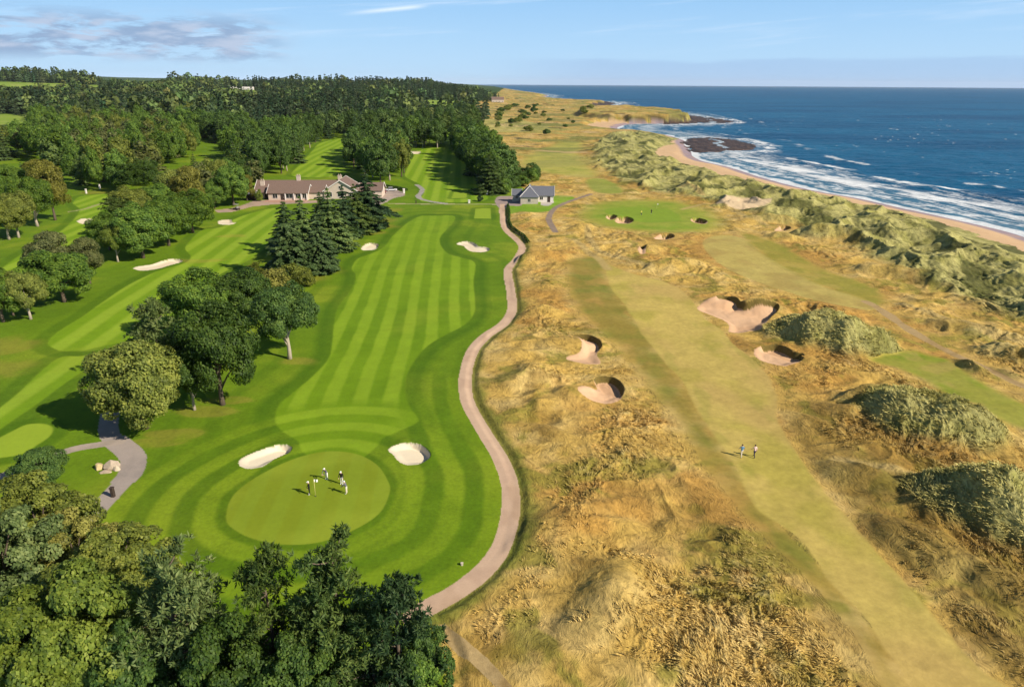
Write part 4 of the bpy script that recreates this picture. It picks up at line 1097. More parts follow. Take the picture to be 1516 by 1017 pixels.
# -- open ground that stays free of tree crowns
def pxp(x, y, z):
    q0, q1, q2 = x, y, z-CAMH
    D = q0*cf[0]+q1*cf[1]+q2*cf[2]
    return CX+F*(q0*cr[0]+q1*cr[1]+q2*cr[2])/D, CY-F*(q0*cu[0]+q1*cu[1]+q2*cu[2])/D
OPEN = [np.array(p, float) for p in FIELDS_PX[:3] + [
    [(300,212),(331,208),(336,216),(318,232),(300,240),(282,246),(268,250),(262,262),(240,268),(236,256),(262,246),(286,236),(283,222)],
    [(-20,236),(30,238),(72,236),(70,247),(20,249),(-20,249)], [(152,281),(182,279),(182,290),(152,291)],
    [(318,131),(400,133),(380,136.5),(310,135.5)],
    [(150,90),(247,90),(244,119),(205,122),(175,119),(140,112)], [(640,90),(640,120),(690,126.5),(720,133),(742,140),(760,146),(800,90)],
    [(434,262),(450,240),(464,226),(476,214),(500,208),(514,208),(512,222),(506,240),(500,262)],
    [(602,262),(606,245),(606,230),(630,224),(655,218),(670,212),(674,225),(686,246),(702,268),(712,285),(640,298)]]]
def blocked(x, y, z, H, W):
    x = np.asarray(x, float); out = np.zeros(x.shape, bool)
    for fh in (.3, .6, .93):
        for fw in (-.28, .28):
            a, b = pxp(x+W*fw, y, z+H*fh)
            for P in OPEN: out |= sdpoly(P, a, b, 3.) < 0
    return out
# -- woods of countable trees
def inpoly(P, x, y): return float(sdpoly(P, np.array([x]), np.array([y]), 5.)[0]) < 0
def wood(px_poly, spacing, Hr, asp, protos, name, label, cat, group, seed, parts=False, line=None, keepout=()):
    rg = random.Random(seed)
    P = np.array([at(a, b) for a, b in px_poly])
    lo, hi = P.min(0), P.max(0); pts = []
    for _ in range(6000):
        x = rg.uniform(lo[0], hi[0]); y = rg.uniform(lo[1], hi[1])
        if not inpoly(P, x, y): continue
        if any((x-a)**2+(y-b)**2 < spacing**2 for a, b in pts): continue
        if any(inpoly(kp, x, y) for kp in keepout): continue
        pts.append((x, y))
    for x, y in pts:
        pr, mt = protos[rg.randrange(len(protos))]
        H = rg.uniform(*Hr); Wd = H*asp*rg.uniform(.8, 1.25)
        if blocked(np.array([x]), np.array([y]), zbase(np.array([x]), np.array([y])), H, Wd)[0]: continue
        plant(x, y, H, Wd, pr, mt, name, label, cat, group, parts)
    return len(pts)
MIX = [('pine_mid','rust'),('pine_mid','pine'),('spruce_mid','pine'),('spruce_mid','rust'),('broad_mid','green'),('broad_mid','green'),('spruce_mid','spruce'),('broad_mid_b','green'),('broad_mid','olive')]
n_ = []
n_.append(wood([(75,252),(105,274),(150,284),(205,274),(240,258),(285,245),(290,222),(255,202),(190,198),(110,202),(50,215),(0,222),(-60,226),(-60,240),(70,236)], 8.5, (13,18), .55, MIX, 'wood_tree', 'tree crowded into the mixed wood behind the far left fairway', 'tree', 'mixed wood behind the far left fairway', 1))
DK = [('broad_mid','dark'),('broad_mid_b','dark'),('broad_mid','green'),('broad_tall','dark'),('spruce_mid','spruce')]
n_.append(wood([(386,272),(422,257),(437,247),(452,227),(472,209),(455,200),(400,202),(370,213),(345,224),(330,240),(345,262)], 9, (13,17), .62, DK, 'belt_tree', 'tree in the dark belt running up behind the clubhouse', 'tree', 'dark belt behind the clubhouse', 2, parts=True))
n_.append(wood([(290,206),(335,214),(362,208),(380,198),(300,192)], 10, (14,18), .75, DK, 'belt_tree', 'tree in the shady stand at the top of the left clearing', 'tree', 'stand above the left clearing', 3))
n_.append(wood([(525,254),(545,264),(570,275),(598,266),(602,240),(585,222),(545,220),(518,232)], 8.5, (13,17), .6, DK+[('broad_mid_b','olive')], 'clump_tree', 'tree in the dark clump between the two far fairways', 'tree', 'clump between the far fairways', 4, parts=True))
n_.append(wood([(600,221),(654,221),(656,211),(596,210)], 7.5, (14,17), .62, [('broad_tall','green'),('broad_tall','dark')], 'row_tree', 'tall rounded tree in the even row closing the far fairway', 'tree', 'row closing the far fairway', 5, parts=True))
n_.append(wood([(678,232),(690,247),(700,260),(713,274),(725,288),(738,284),(745,270),(732,250),(718,232),(706,214),(690,204),(678,212)], 8, (12,17), .78, DK, 'belt_tree', 'tree in the dark belt between the far fairway and the golden links', 'tree', 'belt between far fairway and links', 6, parts=True))
n_.append(wood([(738,286),(752,282),(775,277),(795,270),(800,265),(785,262),(760,262),(745,266)], 5, (3.5,6.5), 1.2, [('shrub','dark'),('shrub','green'),('broad_mid_b','dark')], 'scrub_bush', 'bush in the dark scrub tailing off above the stone house', 'bush', 'scrub above the stone house', 7))
n_.append(wood([(-60,262),(0,262),(50,262),(60,255),(20,248),(-60,246)], 8, (8,12), .9, [('broad_mid','gold'),('broad_mid_b','olive'),('broad_mid','green')], 'wood_tree', 'gold and green tree along the bottom of the far left clearing', 'tree', 'trees below the far left clearing', 8))
n_.append(wood([(440,206),(520,206),(600,205),(650,200),(700,190),(712,184),(690,176),(560,188),(440,192)], 12, (14,19), .55, [('spruce_mid','spruce'),('spruce_mid','blackgreen'),('broad_mid','dark'),('pine_mid','pine')], 'forest_tree', 'tree on the front edge of the dark plantation beyond the fairways', 'tree', 'front edge of the plantation', 9))
n_.append(wood([(-60,196),(0,194),(60,196),(130,196),(200,194),(290,190),(290,182),(150,184),(60,186),(-60,188)], 15, (14,19), .6, MIX, 'forest_tree', 'tree on the near edge of the far left forest', 'tree', 'near edge of the far left forest', 10))
n_.append(wood([(190,290),(232,284),(244,272),(215,268),(170,282)], 8, (7,11), .95, [('broad_mid','dark'),('cedar','dark'),('broad_mid_b','dark')], 'belt_tree', 'low dark tree behind the left belt by the small clearing', 'tree', 'low trees behind the left belt', 12))
n_.append(wood([(300,300),(312,282),(340,268),(362,262),(372,280),(340,290)], 8, (9,13), .8, [('broad_mid','green'),('broad_mid_b','olive'),('pine_mid','rust'),('broad_mid','dark')], 'drive_tree', 'tree in the group behind the clubhouse drive', 'tree', 'group behind the clubhouse drive', 13, parts=True))
# scattered gorse on the far links
n_.append(wood([(745,186),(800,166),(880,163),(870,178),(850,200),(780,203),(735,202)], 44, (2.0,4.5), 2.0, [('shrub','dark'),('shrub','olive')], 'gorse_bush', 'dark gorse bush scattered over the far golden links', 'bush', 'gorse on the far links', 14))
n_.append(wood([(700,192),(715,170),(760,158),(800,156),(790,170),(730,196)], 34, (2.5,5.5), 1.9, [('shrub','dark'),('shrub','olive')], 'gorse_bush', 'dark gorse bush at the forest end of the far links', 'bush', 'gorse by the forest end', 15))
print('woods', n_, sum(n_))

# -- the far forest: one mass
def forest():
    rg = np.random.RandomState(99)
    protos = []
    for s in range(5):
        if s < 3: V, _ = spruce_proto(60+s, layers=6, blades=5, size=2.6); V = V/np.array([7, 7, 16])
        else: V, _ = broad_proto(60+s, nclump=12, nleaf=9, leaf=2.6, rc=.26); V = V/np.array([10, 10, 12])
        protos.append(V)
    polys = [[(-80,176),(60,186),(150,184),(290,188),(330,192),(440,196),(560,190),(690,178),(712,182),(724,172),(694,164),(655,159.5),(610,157),(600,148.5),(560,146),(300,146),(172,134),(40,133),(-80,134)],
             [(172,133),(300,146.5),(560,146.5),(604,148),(660,148),(742,151),(728,143),(712,137),(690,133.5),(640,131),(560,129.5),(440,128.5),(300,128),(250,127)],
             [(-90,121),(12,121),(100,124),(168,127.5),(200,129),(215,126),(130,122),(0,117),(-90,116)]]
    fl = FPOLY
    tot = []
    for k, pp in enumerate(polys):
        P = np.array([at(a, b) for a, b in pp])
        lo, hi = P.min(0), P.max(0)
        area = (hi-lo).prod(); n = int(area/ (105. if k == 0 else 190.))
        x = rg.uniform(lo[0], hi[0], n); y = rg.uniform(lo[1], hi[1], n)
        keep = sdpoly(P, x, y, 5.) < 0
        for f in fl: keep &= sdpoly(f, x, y, 20.) > 3
        x = x[keep]; y = y[keep]
        tot.append((x, y))
    x = np.concatenate([a for a, _ in tot]); y = np.concatenate([b for _, b in tot])
    if len(x) > 15000:
        s_ = rg.permutation(len(x))[:15000]; x = x[s_]; y = y[s_]
    z = zbase(x, y)
    kinds = .75*sst(fbm(x/110., y/110., 2, 301), -.1, .25) + .25*rg.randn(len(x)) - .35*sst(x/y, -.42, -.3)
    outs = {0: [], 1: []}
    pick = np.where(kinds < .62, rg.randint(0, 3, len(x)), rg.randint(3, 5, len(x)))
    hv = fbm(x/70., y/70., 3, 321); gap = fbm(x/130., y/55., 3, 323)
    kp = gap < .30
    x, y, z, hv = x[kp], y[kp], z[kp], hv[kp]; kinds = kinds[kp]; pick = pick[kp]
    H = rg.uniform(14, 25, len(x))*(1+.45*hv)*(1+.35*sst(np.hypot(x, y), 1700, 2600)); W_ = np.where(pick < 3, H*rg.uniform(.34, .5, len(x)), H*rg.uniform(.6, .85, len(x)))
    ok_ = ~blocked(x, y, z, H, W_)
    x, y, z, H, W_, pick = x[ok_], y[ok_], z[ok_], H[ok_], W_[ok_], pick[ok_]
    allv = {0: [], 1: []}; tone = {0: [], 1: []}
    for p in range(5):
        k = np.nonzero(pick == p)[0]
        V = protos[p]
        an = rg.rand(len(k))*6.283
        c_, s_ = np.cos(an)[:, None], np.sin(an)[:, None]
        X = (V[None, :, 0]*c_ - V[None, :, 1]*s_)*W_[k][:, None] + x[k][:, None]
        Y = (V[None, :, 0]*s_ + V[None, :, 1]*c_)*W_[k][:, None] + y[k][:, None]
        Z = V[None, :, 2]*H[k][:, None] + z[k][:, None]
        allv[0 if p < 3 else 1].append(np.stack([X, Y, Z], -1).reshape(-1, 3))
        tn = np.clip(.95 + .45*fbm(x[k]/140., y[k]/140., 3, 307) + .28*rg.randn(len(k)), .45, 1.9); yl = np.clip(1+.25*fbm(x[k]/60., y[k]/60., 2, 311)+.12*rg.randn(len(k)), .7, 1.5)
        tone[0 if p < 3 else 1].append(np.repeat(np.stack([tn*yl, tn, tn], 1), len(V), 0))
    A = np.vstack(allv[0]); B = np.vstack(allv[1])
    V = np.vstack([A, B]); mi = np.concatenate([np.zeros(len(A)//4, np.int32), np.ones(len(B)//4, np.int32)])
    m1 = leaf_mat('forest_conifer', (.015,.028,.017), (.030,.050,.028), (.058,.082,.042), 0)
    m2 = leaf_mat('forest_broadleaf', (.026,.040,.016), (.054,.076,.026), (.094,.120,.042), 0)
    for m_ in (m1, m2):   # patches of tone over the forest
        for nd in m_.node_tree.nodes:
            if nd.type == 'TEX_NOISE': nd.inputs['Scale'].default_value = .02
        t_ = NT(m_.node_tree); vc = t_.n('ShaderNodeVertexColor', layer_name='col')
        pb = [nd for nd in m_.node_tree.nodes if nd.type == 'BSDF_PRINCIPLED'][0]; src = pb.inputs['Base Color'].links[0].from_socket
        t_.set(pb.inputs['Base Color'], t_.mix(1.0, src, vc.outputs[0], 'MULTIPLY'))
    o = link('far_forest', np_mesh('far_forest', V, np.arange(len(V)).reshape(-1, 4), [m1, m2], False, np.vstack(tone[0]+tone[1]), None, mi))
    tag(o, 'dark mixed forest covering the hills beyond the golf course', 'forest', kind='stuff')
    print('forest', len(x), len(V)//4)
forest()

# ------------------------------------------------------------------ tall grass tufts
def tufts(name, label, rmin, rmax, want, n, dune, seed, L0):
    rg = np.random.RandomState(seed)
    r = np.sqrt(rg.uniform(rmin**2, rmax**2, n*4)) if rmax < 120 else rg.uniform(rmin, rmax, n*4)
    a = np.radians(rg.uniform(-8, 56, n*4)); x = r*np.sin(a); y = r*np.cos(a)
    z, cls, col, mm_, rr2 = field(x, y)
    k = (cls == (DUNE if dune else ROUGH)) & (rg.rand(len(x)) < (np.clip(rr2*1.15-.08, 0, 1) if not dune else 1.0))
    k = np.nonzero(k)[0][:n]
    x, y, z, col = x[k], y[k], z[k], col[k]; m = len(k); B = 7
    an = fbm(x/6., y/6., 2, 401)*5 + 2.6; 
    lean = np.stack([np.cos(an), np.sin(an), np.zeros(m)], 1)
    c0 = np.repeat(np.stack([x, y, z], 1), B, 0); ln = np.repeat(lean, B, 0)
    q = rg.randn(m*B, 3)*.55; q[:, 2] = np.abs(q[:, 2])*.4+.75
    dirv = unit(q + ln*.75)
    S = np.repeat(L0*(.6+.7*rg.rand(m)), B)*(.6+.6*rg.rand(m*B))
    base = c0 + rg.randn(m*B, 3)*np.array([.13, .13, 0])
    base[:, 2] -= .05
    sd_ = unit(np.cross(dirv, rg.randn(m*B, 3)))*(S*.09)[:, None]
    mid = base + dirv*(S*.6)[:, None]
    tip = base + dirv*(S)[:, None] + ln*(S*.3)[:, None]; tip[:, 2] -= S*.12
    V = np.stack([base-sd_*.8, base+sd_*.8, mid+sd_, mid-sd_, tip], 1)
    Q = (np.arange(m*B)*5)[:, None]
    quads = np.hstack([Q, Q+1, Q+2, Q+3]); tris = np.hstack([Q+3, Q+2, Q+4, Q+4])
    # second piece as a thin quad with a split tip
    V = np.concatenate([V, (V[:, 4]+sd_*.15)[:, None]], 1); Q = (np.arange(m*B)*6)[:, None]
    quads = np.hstack([Q, Q+1, Q+2, Q+3]); q2 = np.hstack([Q+3, Q+2, Q+5, Q+4])
    cc_ = np.repeat(col, B, 0)*(.9+.6*rg.rand(m*B, 1))*(1.35 if dune else 1.0)
    cc_ = np.clip(mixc(cc_, (L(214,184,112) if not dune else L(222,202,112)), rg.rand(m*B)*.6), 0, .8)
    o = link(name, np_mesh(name, V.reshape(-1, 3), np.vstack([quads, q2]), TUFTM, False, np.repeat(cc_, 6, 0)))
    tag(o, label, 'grass', kind='stuff')
    return m
TUFTM = ground_mat('tall_grass', .12, 1.0, 0, 2.0, .8, .2)
print('tufts', tufts('tall_grass', 'long golden grass standing in tufts over the links rough', 24, 125, 0, 19000, False, 5, .34),
      tufts('tall_grass_far', 'long golden grass standing in tufts farther across the links rough', 100, 230, 0, 22000, False, 6, .8) if False else 0,
      tufts('dune_grass', 'pale green marram grass covering the dunes', 44, 150, 0, 26000, True, 8, .40))

# ------------------------------------------------------------------ buildings
WALLP = plain_mat('cream_wall', (.50, .41, .33), .10, 1.2, .9)
WALLS = plain_mat('pale_stone_wall', (.46, .40, .32), .18, 1.6, .9, bump=.3)
WHITEW = plain_mat('white_wall', (.62, .58, .52), .06, 1.0, .85)
ROOFB = plain_mat('brown_roof_tiles', (.155, .105, .082), .22, 2.2, .85, stretch=(1, 1, 6), bump=.4)
SLATE = plain_mat('grey_slate_roof', (.115, .120, .140), .2, 2.0, .6, stretch=(1, 1, 6), bump=.4)
TRIM = plain_mat('white_trim', (.66, .62, .57), .05, 2, .7)
GLASS = plain_mat('dark_window_glass', (.02, .022, .026), .2, .8, .08, .5)
DARKWOOD = plain_mat('dark_wood', (.045, .03, .022), .2, 3, .7)
STONE = plain_mat('warm_boulder', (.42, .34, .25), .25, 1.5, .9, bump=.6)
HEDGEM = LM['blackgreen']

def window(parent, x, y, z, w_, h, axis='y', sgn=-1):
    """window on a wall facing -y (axis y) or +-x; frame proud of the wall, glass set in it"""
    f = MB(); g = MB(); t = .09; e = .06
    def bx(mb, a0, a1, z0, z1, d0, d1):
        if axis == 'y':
            p, q = sorted((y+sgn*d0, y+sgn*d1)); mb.box(x+a0, x+a1, p, q, z+z0, z+z1)
        else:
            p, q = sorted((x+sgn*d0, x+sgn*d1)); mb.box(p, q, y+a0, y+a1, z+z0, z+z1)
    bx(f, -w_/2-t, w_/2+t, -t, 0, -.05, e+.03); bx(f, -w_/2-t, w_/2+t, h, h+t, -.05, e)
    bx(f, -w_/2-t, -w_/2, 0, h, -.05, e); bx(f, w_/2, w_/2+t, 0, h, -.05, e); bx(f, -.03, .03, 0, h, -.05, e-.01)
    bx(g, -w_/2, w_/2, 0, h, -.05, .015)
    gl = g.build('window', GLASS, parent); f.build('frame', TRIM, gl); return gl
def gable_x(mb_w, mb_r, mb_t, x0, x1, y0, y1, zw, zr, ov=.45, th=.16):
    """gable roof with ridge along x over walls x0..x1,y0..y1"""
    ym = (y0+y1)/2; sl = (zr-zw)/(ym-y0); ze = zw-sl*ov
    mb_r.slab([(x0-ov, y0-ov, ze+th), (x1+ov, y0-ov, ze+th), (x1+ov, ym, zr+th), (x0-ov, ym, zr+th)], th)
    mb_r.slab([(x1+ov, y1+ov, ze+th), (x0-ov, y1+ov, ze+th), (x0-ov, ym+.003, zr+th), (x1+ov, ym+.003, zr+th)], th)
    for xx, s in ((x0, 1), (x1, -1)):
        b = [(xx, y0+.02, zw-.003), (xx, y1-.02, zw-.003), (xx, ym, zr-.03)]; c_ = [(xx+s*.2, p[1], p[2]) for p in b]
        i = len(mb_w.v); mb_w.v += b+c_; mb_w.f += [[i, i+1, i+2], [i+5, i+4, i+3], [i, i+3, i+4, i+1], [i+1, i+4, i+5, i+2], [i+2, i+5, i+3, i]]
        xa = xx-s*(ov+.02); xb = xa+s*.12*0-s*.08
        X0, X1 = sorted((xa, xb))
        for (ya, yb) in ((y0-ov-.05, ym), (y1+ov+.05, ym)):
            za = ze-.12; zb = zr-.02
            q = [(X0, ya, za), (X1, ya, za), (X1, yb, zb), (X0, yb, zb)]
            if ya > yb: q = q[::-1]
            mb_t.hexa(q, [(a, b_, c2+.34) for a, b_, c2 in q])
def gable_y(mb_w, mb_r, mb_t, x0, x1, y0, y1, zw, zr, ov=.45, th=.16):
    w2, r2, t2 = MB(), MB(), MB()
    gable_x(w2, r2, t2, y0, y1, x0, x1, zw, zr, ov, th)
    for s, d in ((w2, mb_w), (r2, mb_r), (t2, mb_t)):
        i = len(d.v); d.v += [(b, a, c_) for a, b, c_ in s.v]; d.f += [[i+k for k in f[::-1]] for f in s.f]

def clubhouse():
    p = at(398, 297); root = empty('clubhouse', (p[0], p[1], zat(p[0], p[1])), math.radians(3))
    tag(root, 'long low cream clubhouse with brown tiled roofs and two chimneys', 'building')
    blocks = [(0,14,0,8,2.7,4.9,'x'), (-5.6,-.15,3.2,10,2.5,4.4,'x'), (-7,27,9.3,18,2.8,5.3,'x'), (19.5,31.5,2.5,15,3.0,6.6,'y'), (31.8,40,6,15,2.7,4.9,'x'), (14.05,19.3,3,9.2,2.5,4.4,'x')]
    for b in blocks:
        W_, R_, T_ = MB(), MB(), MB()
        W_.box(b[0], b[1], b[2], b[3], -.4, b[4]); (gable_x if b[6] == 'x' else gable_y)(W_, R_, T_, *b[:6])
        wl = W_.build('wall', WALLP, root); R_.build('roof', ROOFB, root); T_.build('bargeboard', TRIM, root)
    for (x, y, z) in ((8, 13.65, 4.9), (23.5, 13.65, 4.9), (-3.5, 6.6, 4.0)):
        c = MB(); c.box(x-.7, x+.7, y-.45, y+.45, z-.6, z+2.1); ch = c.build('chimney', WALLP, root)
        c2 = MB(); c2.box(x-.8, x+.8, y-.55, y+.55, z+2.103, z+2.28); c2.tube([(x-.35, y, z+2.28), (x-.35, y, z+2.75)], [.17, .14], 8); c2.tube([(x+.35, y, z+2.28), (x+.35, y, z+2.75)], [.17, .14], 8)
        c2.build('chimney_cap', STONE, ch)
    for x, wd in ((2.4, 1.7), (7.4, 2.2), (10.6, 1.6), (12.9, 1.3)): window(root, x, 0, .75, wd, 1.5)
    for x, wd in ((21.5, 1.6), (25.5, 2.2), (29.4, 1.6)): window(root, x, 2.5, .9, wd, 1.5)
    window(root, 25.5, 2.5, 3.7, 1.2, 1.0)
    window(root, -4.2, 3.2, .9, 1.2, 1.2)
    d = MB(); d.box(4.4, 5.5, -.06, .05, 0, 2.1); dr = d.build('door', DARKWOOD, root)
    h = MB(); h.box(5.25, 5.33, -.13, -.063, .95, 1.1); h.build('handle', TRIM, dr)
    d = MB(); d.box(-2.2, -1.1, 3.13, 3.25, 0, 2.1); d.build('door', DARKWOOD, root)
    po = MB()
    for x in (6.1, 9.2, 11.8, 13.8): po.box(x-.14, x+.14, -.42, -.14, -.1, 2.62)
    po.build('porch_post', TRIM, root)
    # terrace
    te = MB(); te.box(-1, 14, -4.2, -.005, -.2, .10); o = te.build('terrace', plain_mat('terracotta_paving', (.36,.22,.16), .15, 1.5, .9), root)
    # shed at the left end
    p2 = at(372, 297); r2 = empty('garden_shed', (p2[0], p2[1], zat(p2[0], p2[1])))
    tag(r2, 'small dark timber shed left of the clubhouse wing', 'shed')
    W_, R_, T_ = MB(), MB(), MB(); W_.box(-1.6, 1.6, 0, 3, -.2, 2.1); gable_x(W_, R_, T_, -1.6, 1.6, 0, 3, 2.1, 3.0, .25, .08)
    W_.build('wall', DARKWOOD, r2); R_.build('roof', SLATE, r2); T_.build('bargeboard', TRIM, r2)
clubhouse()

def stone_house():
    p = at(783.5, 304.3); root = empty('stone_house', (p[0], p[1], zat(p[0], p[1])), math.radians(-2)); root.scale = (.93, .93, .93)
    tag(root, 'small pale stone house with grey slate hipped roof at the path end', 'house')
    W_ = MB(); W_.box(-3.3, 3.3, 0, 6.6, -.4, 2.6); W_.build('wall', WALLS, root)
    # front block: hip end facing the viewer, ridge running back
    R_ = MB(); o = .35; ze = 2.45; zr = 6.0; yr = 3.4; ye = 9.6; th = .16
    a, b, c_, d = (-3.3-o, -o, ze+th), (3.3+o, -o, ze+th), (3.3+o, ye, ze+th), (-3.3-o, ye, ze+th)
    r1 = (0, yr, zr+th); r2 = (0, ye, zr+th)
    i = 0; R_.v = [a, b, c_, d, r1, r2] + [(q[0], q[1], q[2]-th) for q in (a, b, c_, d)]
    R_.f = [[0, 1, 4], [1, 2, 5, 4], [3, 0, 4, 5], [2, 3, 5], [0, 6, 7, 1], [1, 7, 8, 2], [2, 8, 9, 3], [3, 9, 6, 0], [9, 8, 7, 6]]
    R_.build('roof', SLATE, root)
    T_ = MB()
    for e in (a, b): T_.tube([(e[0], e[1], e[2]+.05), (r1[0], r1[1], r1[2]+.05)], [.1, .1], 6)
    T_.tube([(r1[0], r1[1], r1[2]+.05), (r2[0], r2[1], r2[2]+.05)], [.1, .1], 6); T_.build('roof_ridge', TRIM, root)
    W2, R2, T2 = MB(), MB(), MB(); W2.box(3.32, 9.2, 5, 10.6, -.4, 2.7); W2.box(-3.28, 3.28, 6.62, 9.3, -.4, 2.4)
    gable_x(W2, R2, T2, .8, 9.2, 5, 10.6, 2.7, 5.6, .35); W2.build('wall', WHITEW, root); R2.build('roof', SLATE, root); T2.build('bargeboard', TRIM, root)
    W3, R3, T3 = MB(), MB(), MB(); W3.box(-6.6, -3.32, 7.2, 11, -.4, 2.3); gable_x(W3, R3, T3, -6.6, -3.32, 7.2, 11, 2.3, 4.2, .3)
    W3.build('wall', WALLS, root); R3.build('roof', SLATE, root); T3.build('bargeboard', TRIM, root)
    window(root, .0, 0, .75, 1.0, 1.2)
    window(root, 4.6, 5, .9, 1.2, 1.1); window(root, -5, 7.2, .8, .9, 1.0)
    dd = MB(); dd.box(6.9, 8.0, 4.94, 5.05, 0, 2.15); dr = dd.build('door', DARKWOOD, root)
    h = MB(); h.box(7.05, 7.13, 4.86, 4.937, 1.0, 1.12); h.build('handle', TRIM, dr)
stone_house()

def simple_cottage(px, py, w_, dpt, hw, hr, wm, rm, name, label):
    p = at(px, py); root = empty(name, (p[0], p[1], float(zbase(p[0], p[1]))), 0.1)
    tag(root, label, 'building')
    W_, R_, T_ = MB(), MB(), MB(); W_.box(-w_/2, w_/2, 0, dpt, -2, hw); gable_x(W_, R_, T_, -w_/2, w_/2, 0, dpt, hw, hr, .5, .3)
    W_.build('wall', wm, root); R_.build('roof', rm, root)
    k = max(2, int(w_/6))
    for i in range(k): window(root, -w_/2+w_*(i+.5)/k, 0, 1., 1.3, 1.5)
simple_cottage(737, 152, 26, 12, 6, 11, WALLP, ROOFB, 'cottage', 'distant cottage at the corner of the forest facing the links')
simple_cottage(358, 133.2, 62, 14, 4.5, 7, WHITEW, WHITEW, 'farm_shed', 'long white farm shed far off among the woods')
simple_cottage(613, 150, 14, 9, 6, 10, WHITEW, SLATE, 'cottage', 'tiny white cottage at the end of the far green field')

# hedges and small things near the buildings
def hedge(pts, wd, h, name, label):
    rg = np.random.RandomState(len(pts)+int(h*10))
    cen = []; nr = []
    for a, b in zip(pts[:-1], pts[1:]):
        a = np.array(a); b = np.array(b); n = int(np.hypot(*(b-a))*70*h)
        t = rg.rand(n)[:, None]; p = a+(b-a)*t; s = np.array([-(b-a)[1], (b-a)[0]])/np.hypot(*(b-a))
        an = rg.rand(n)*math.pi
        off = np.cos(an)*wd/2; z = np.sin(an)**.6*h*(.85+.25*rg.rand(n))
        q = p + s*off[:, None]; zz_ = field(q[:, 0], q[:, 1], False)
        cen.append(np.stack([q[:, 0], q[:, 1], zz_+z], 1)); nr.append(np.stack([s[0]*np.cos(an), s[1]*np.cos(an), np.sin(an)], 1)+rg.randn(n, 3)*.5)
    cen = np.vstack(cen); nr = unit(np.vstack(nr)); o_ = cen[0].copy()
    V = rhombi(cen-o_, nr, rg.randn(len(cen), 3), .42, .3)
    o = link(name, leafmesh(name, V, LM['dark']), None, tuple(o_)); tag(o, label, 'hedge')
hedge(GP([(560,276),(575,278),(590,281),(602,284)]), 1.3, 1.2, 'hedge', 'dark clipped hedge along the back of the car park')
hedge(GP([(752,305),(753.5,312),(754,320),(753.5,330),(757,338),(766,345),(776,352),(783,362)]), .6, .55, 'hedge', 'low dark hedge along the cart path below the stone house')
tree_px(711,299,291,9,'shrub','blackgreen','dark_bush','small black green bush beside the tee below the belt','bush')

def car(px, py, rz, paint, label, group=None):
    p = at(px, py); root = empty('parked_car', (p[0], p[1], zat(p[0], p[1])), rz); tag(root, label, 'car')
    def prof(w0, w1, zs):
        return zs
    b = MB(); Lh, Wh = 2.1, .86
    b.hexa([(-Lh,-Wh,.28),(Lh,-Wh,.28),(Lh,Wh,.28),(-Lh,Wh,.28)], [(-Lh+.05,-Wh+.03,.85),(Lh-.1,-Wh+.03,.78),(Lh-.1,Wh-.03,.78),(-Lh+.05,Wh-.03,.85)])
    body = b.build('body', plain_mat('car_paint', paint, .03, 1, .3, .5), root, bevel=.08)
    c = MB(); c.hexa([(-1.6,-.78,.852),(1.0,-.78,.83),(1.0,.78,.83),(-1.6,.78,.852)], [(-1.2,-.62,1.42),(.35,-.62,1.42),(.35,.62,1.42),(-1.2,.62,1.42)]); c.build('window_glass', GLASS, root)
    r = MB(); r.box(-1.22, .37, -.64, .64, 1.423, 1.47); r.build('roof', body.data.materials[0], root)
    for x in (-1.3, 1.35):
        for y in (-.86, .86):
            w_ = MB(); w_.tube([(x, y-.11, .32), (x, y+.11, .32)], [.32, .32], 14); wh = w_.build('wheel', DARKWOOD, root)
            q = MB(); s = 1 if y > 0 else -1; q.tube([(x, y+s*.112, .32), (x, y+s*.125, .32)], [.18, .18], 10); q.build('rim', TRIM, wh)
    for y in (-.6, .6):
        q = MB(); q.box(Lh-.06, Lh+.0, y-.16, y+.16, .55, .68); q.build('headlight', TRIM, root)
car(580, 283.2, .15, (.60,.60,.60), 'white car parked under the dark hedge')
car(566, 287, 1.2, (.22,.05,.035), 'dark red car parked beside the clubhouse pines')

def buggy():
    p = at(350, 310.5); root = empty('golf_buggy', (p[0], p[1], zat(p[0], p[1])), 2.7); tag(root, 'dark golf buggy parked on the drive below the round trees', 'golf buggy')
    b = MB(); b.hexa([(-1.2,-.6,.25),(1.2,-.6,.25),(1.2,.6,.25),(-1.2,.6,.25)], [(-1.15,-.58,.6),(.95,-.58,.55),(.95,.58,.55),(-1.15,.58,.6)]); b.build('body', DARKWOOD, root, bevel=.05)
    s = MB(); s.box(-.5, .1, -.55, .55, .6, .85); s.box(-.62, -.48, -.55, .55, .6, 1.25); s.build('seat', plain_mat('grey_seat', (.2,.19,.18), .1, 2, .7), root)
    t = MB(); t.box(-.95, .8, -.62, .62, 1.8, 1.87); t.build('canopy', plain_mat('buggy_canopy', (.28,.26,.24), .1, 2, .6), root)
    for x in (-.85, .7):
        for y in (-.55, .55):
            q = MB(); q.tube([(x, y, .58), (x, y, 1.8)], [.025, .025], 6); q.build('canopy_post', DARKWOOD, root)
    for x in (-.8, .85):
        for y in (-.58, .58):
            q = MB(); q.tube([(x, y-.09, .24), (x, y+.09, .24)], [.24, .24], 12); q.build('wheel', GLASS, root)
buggy()

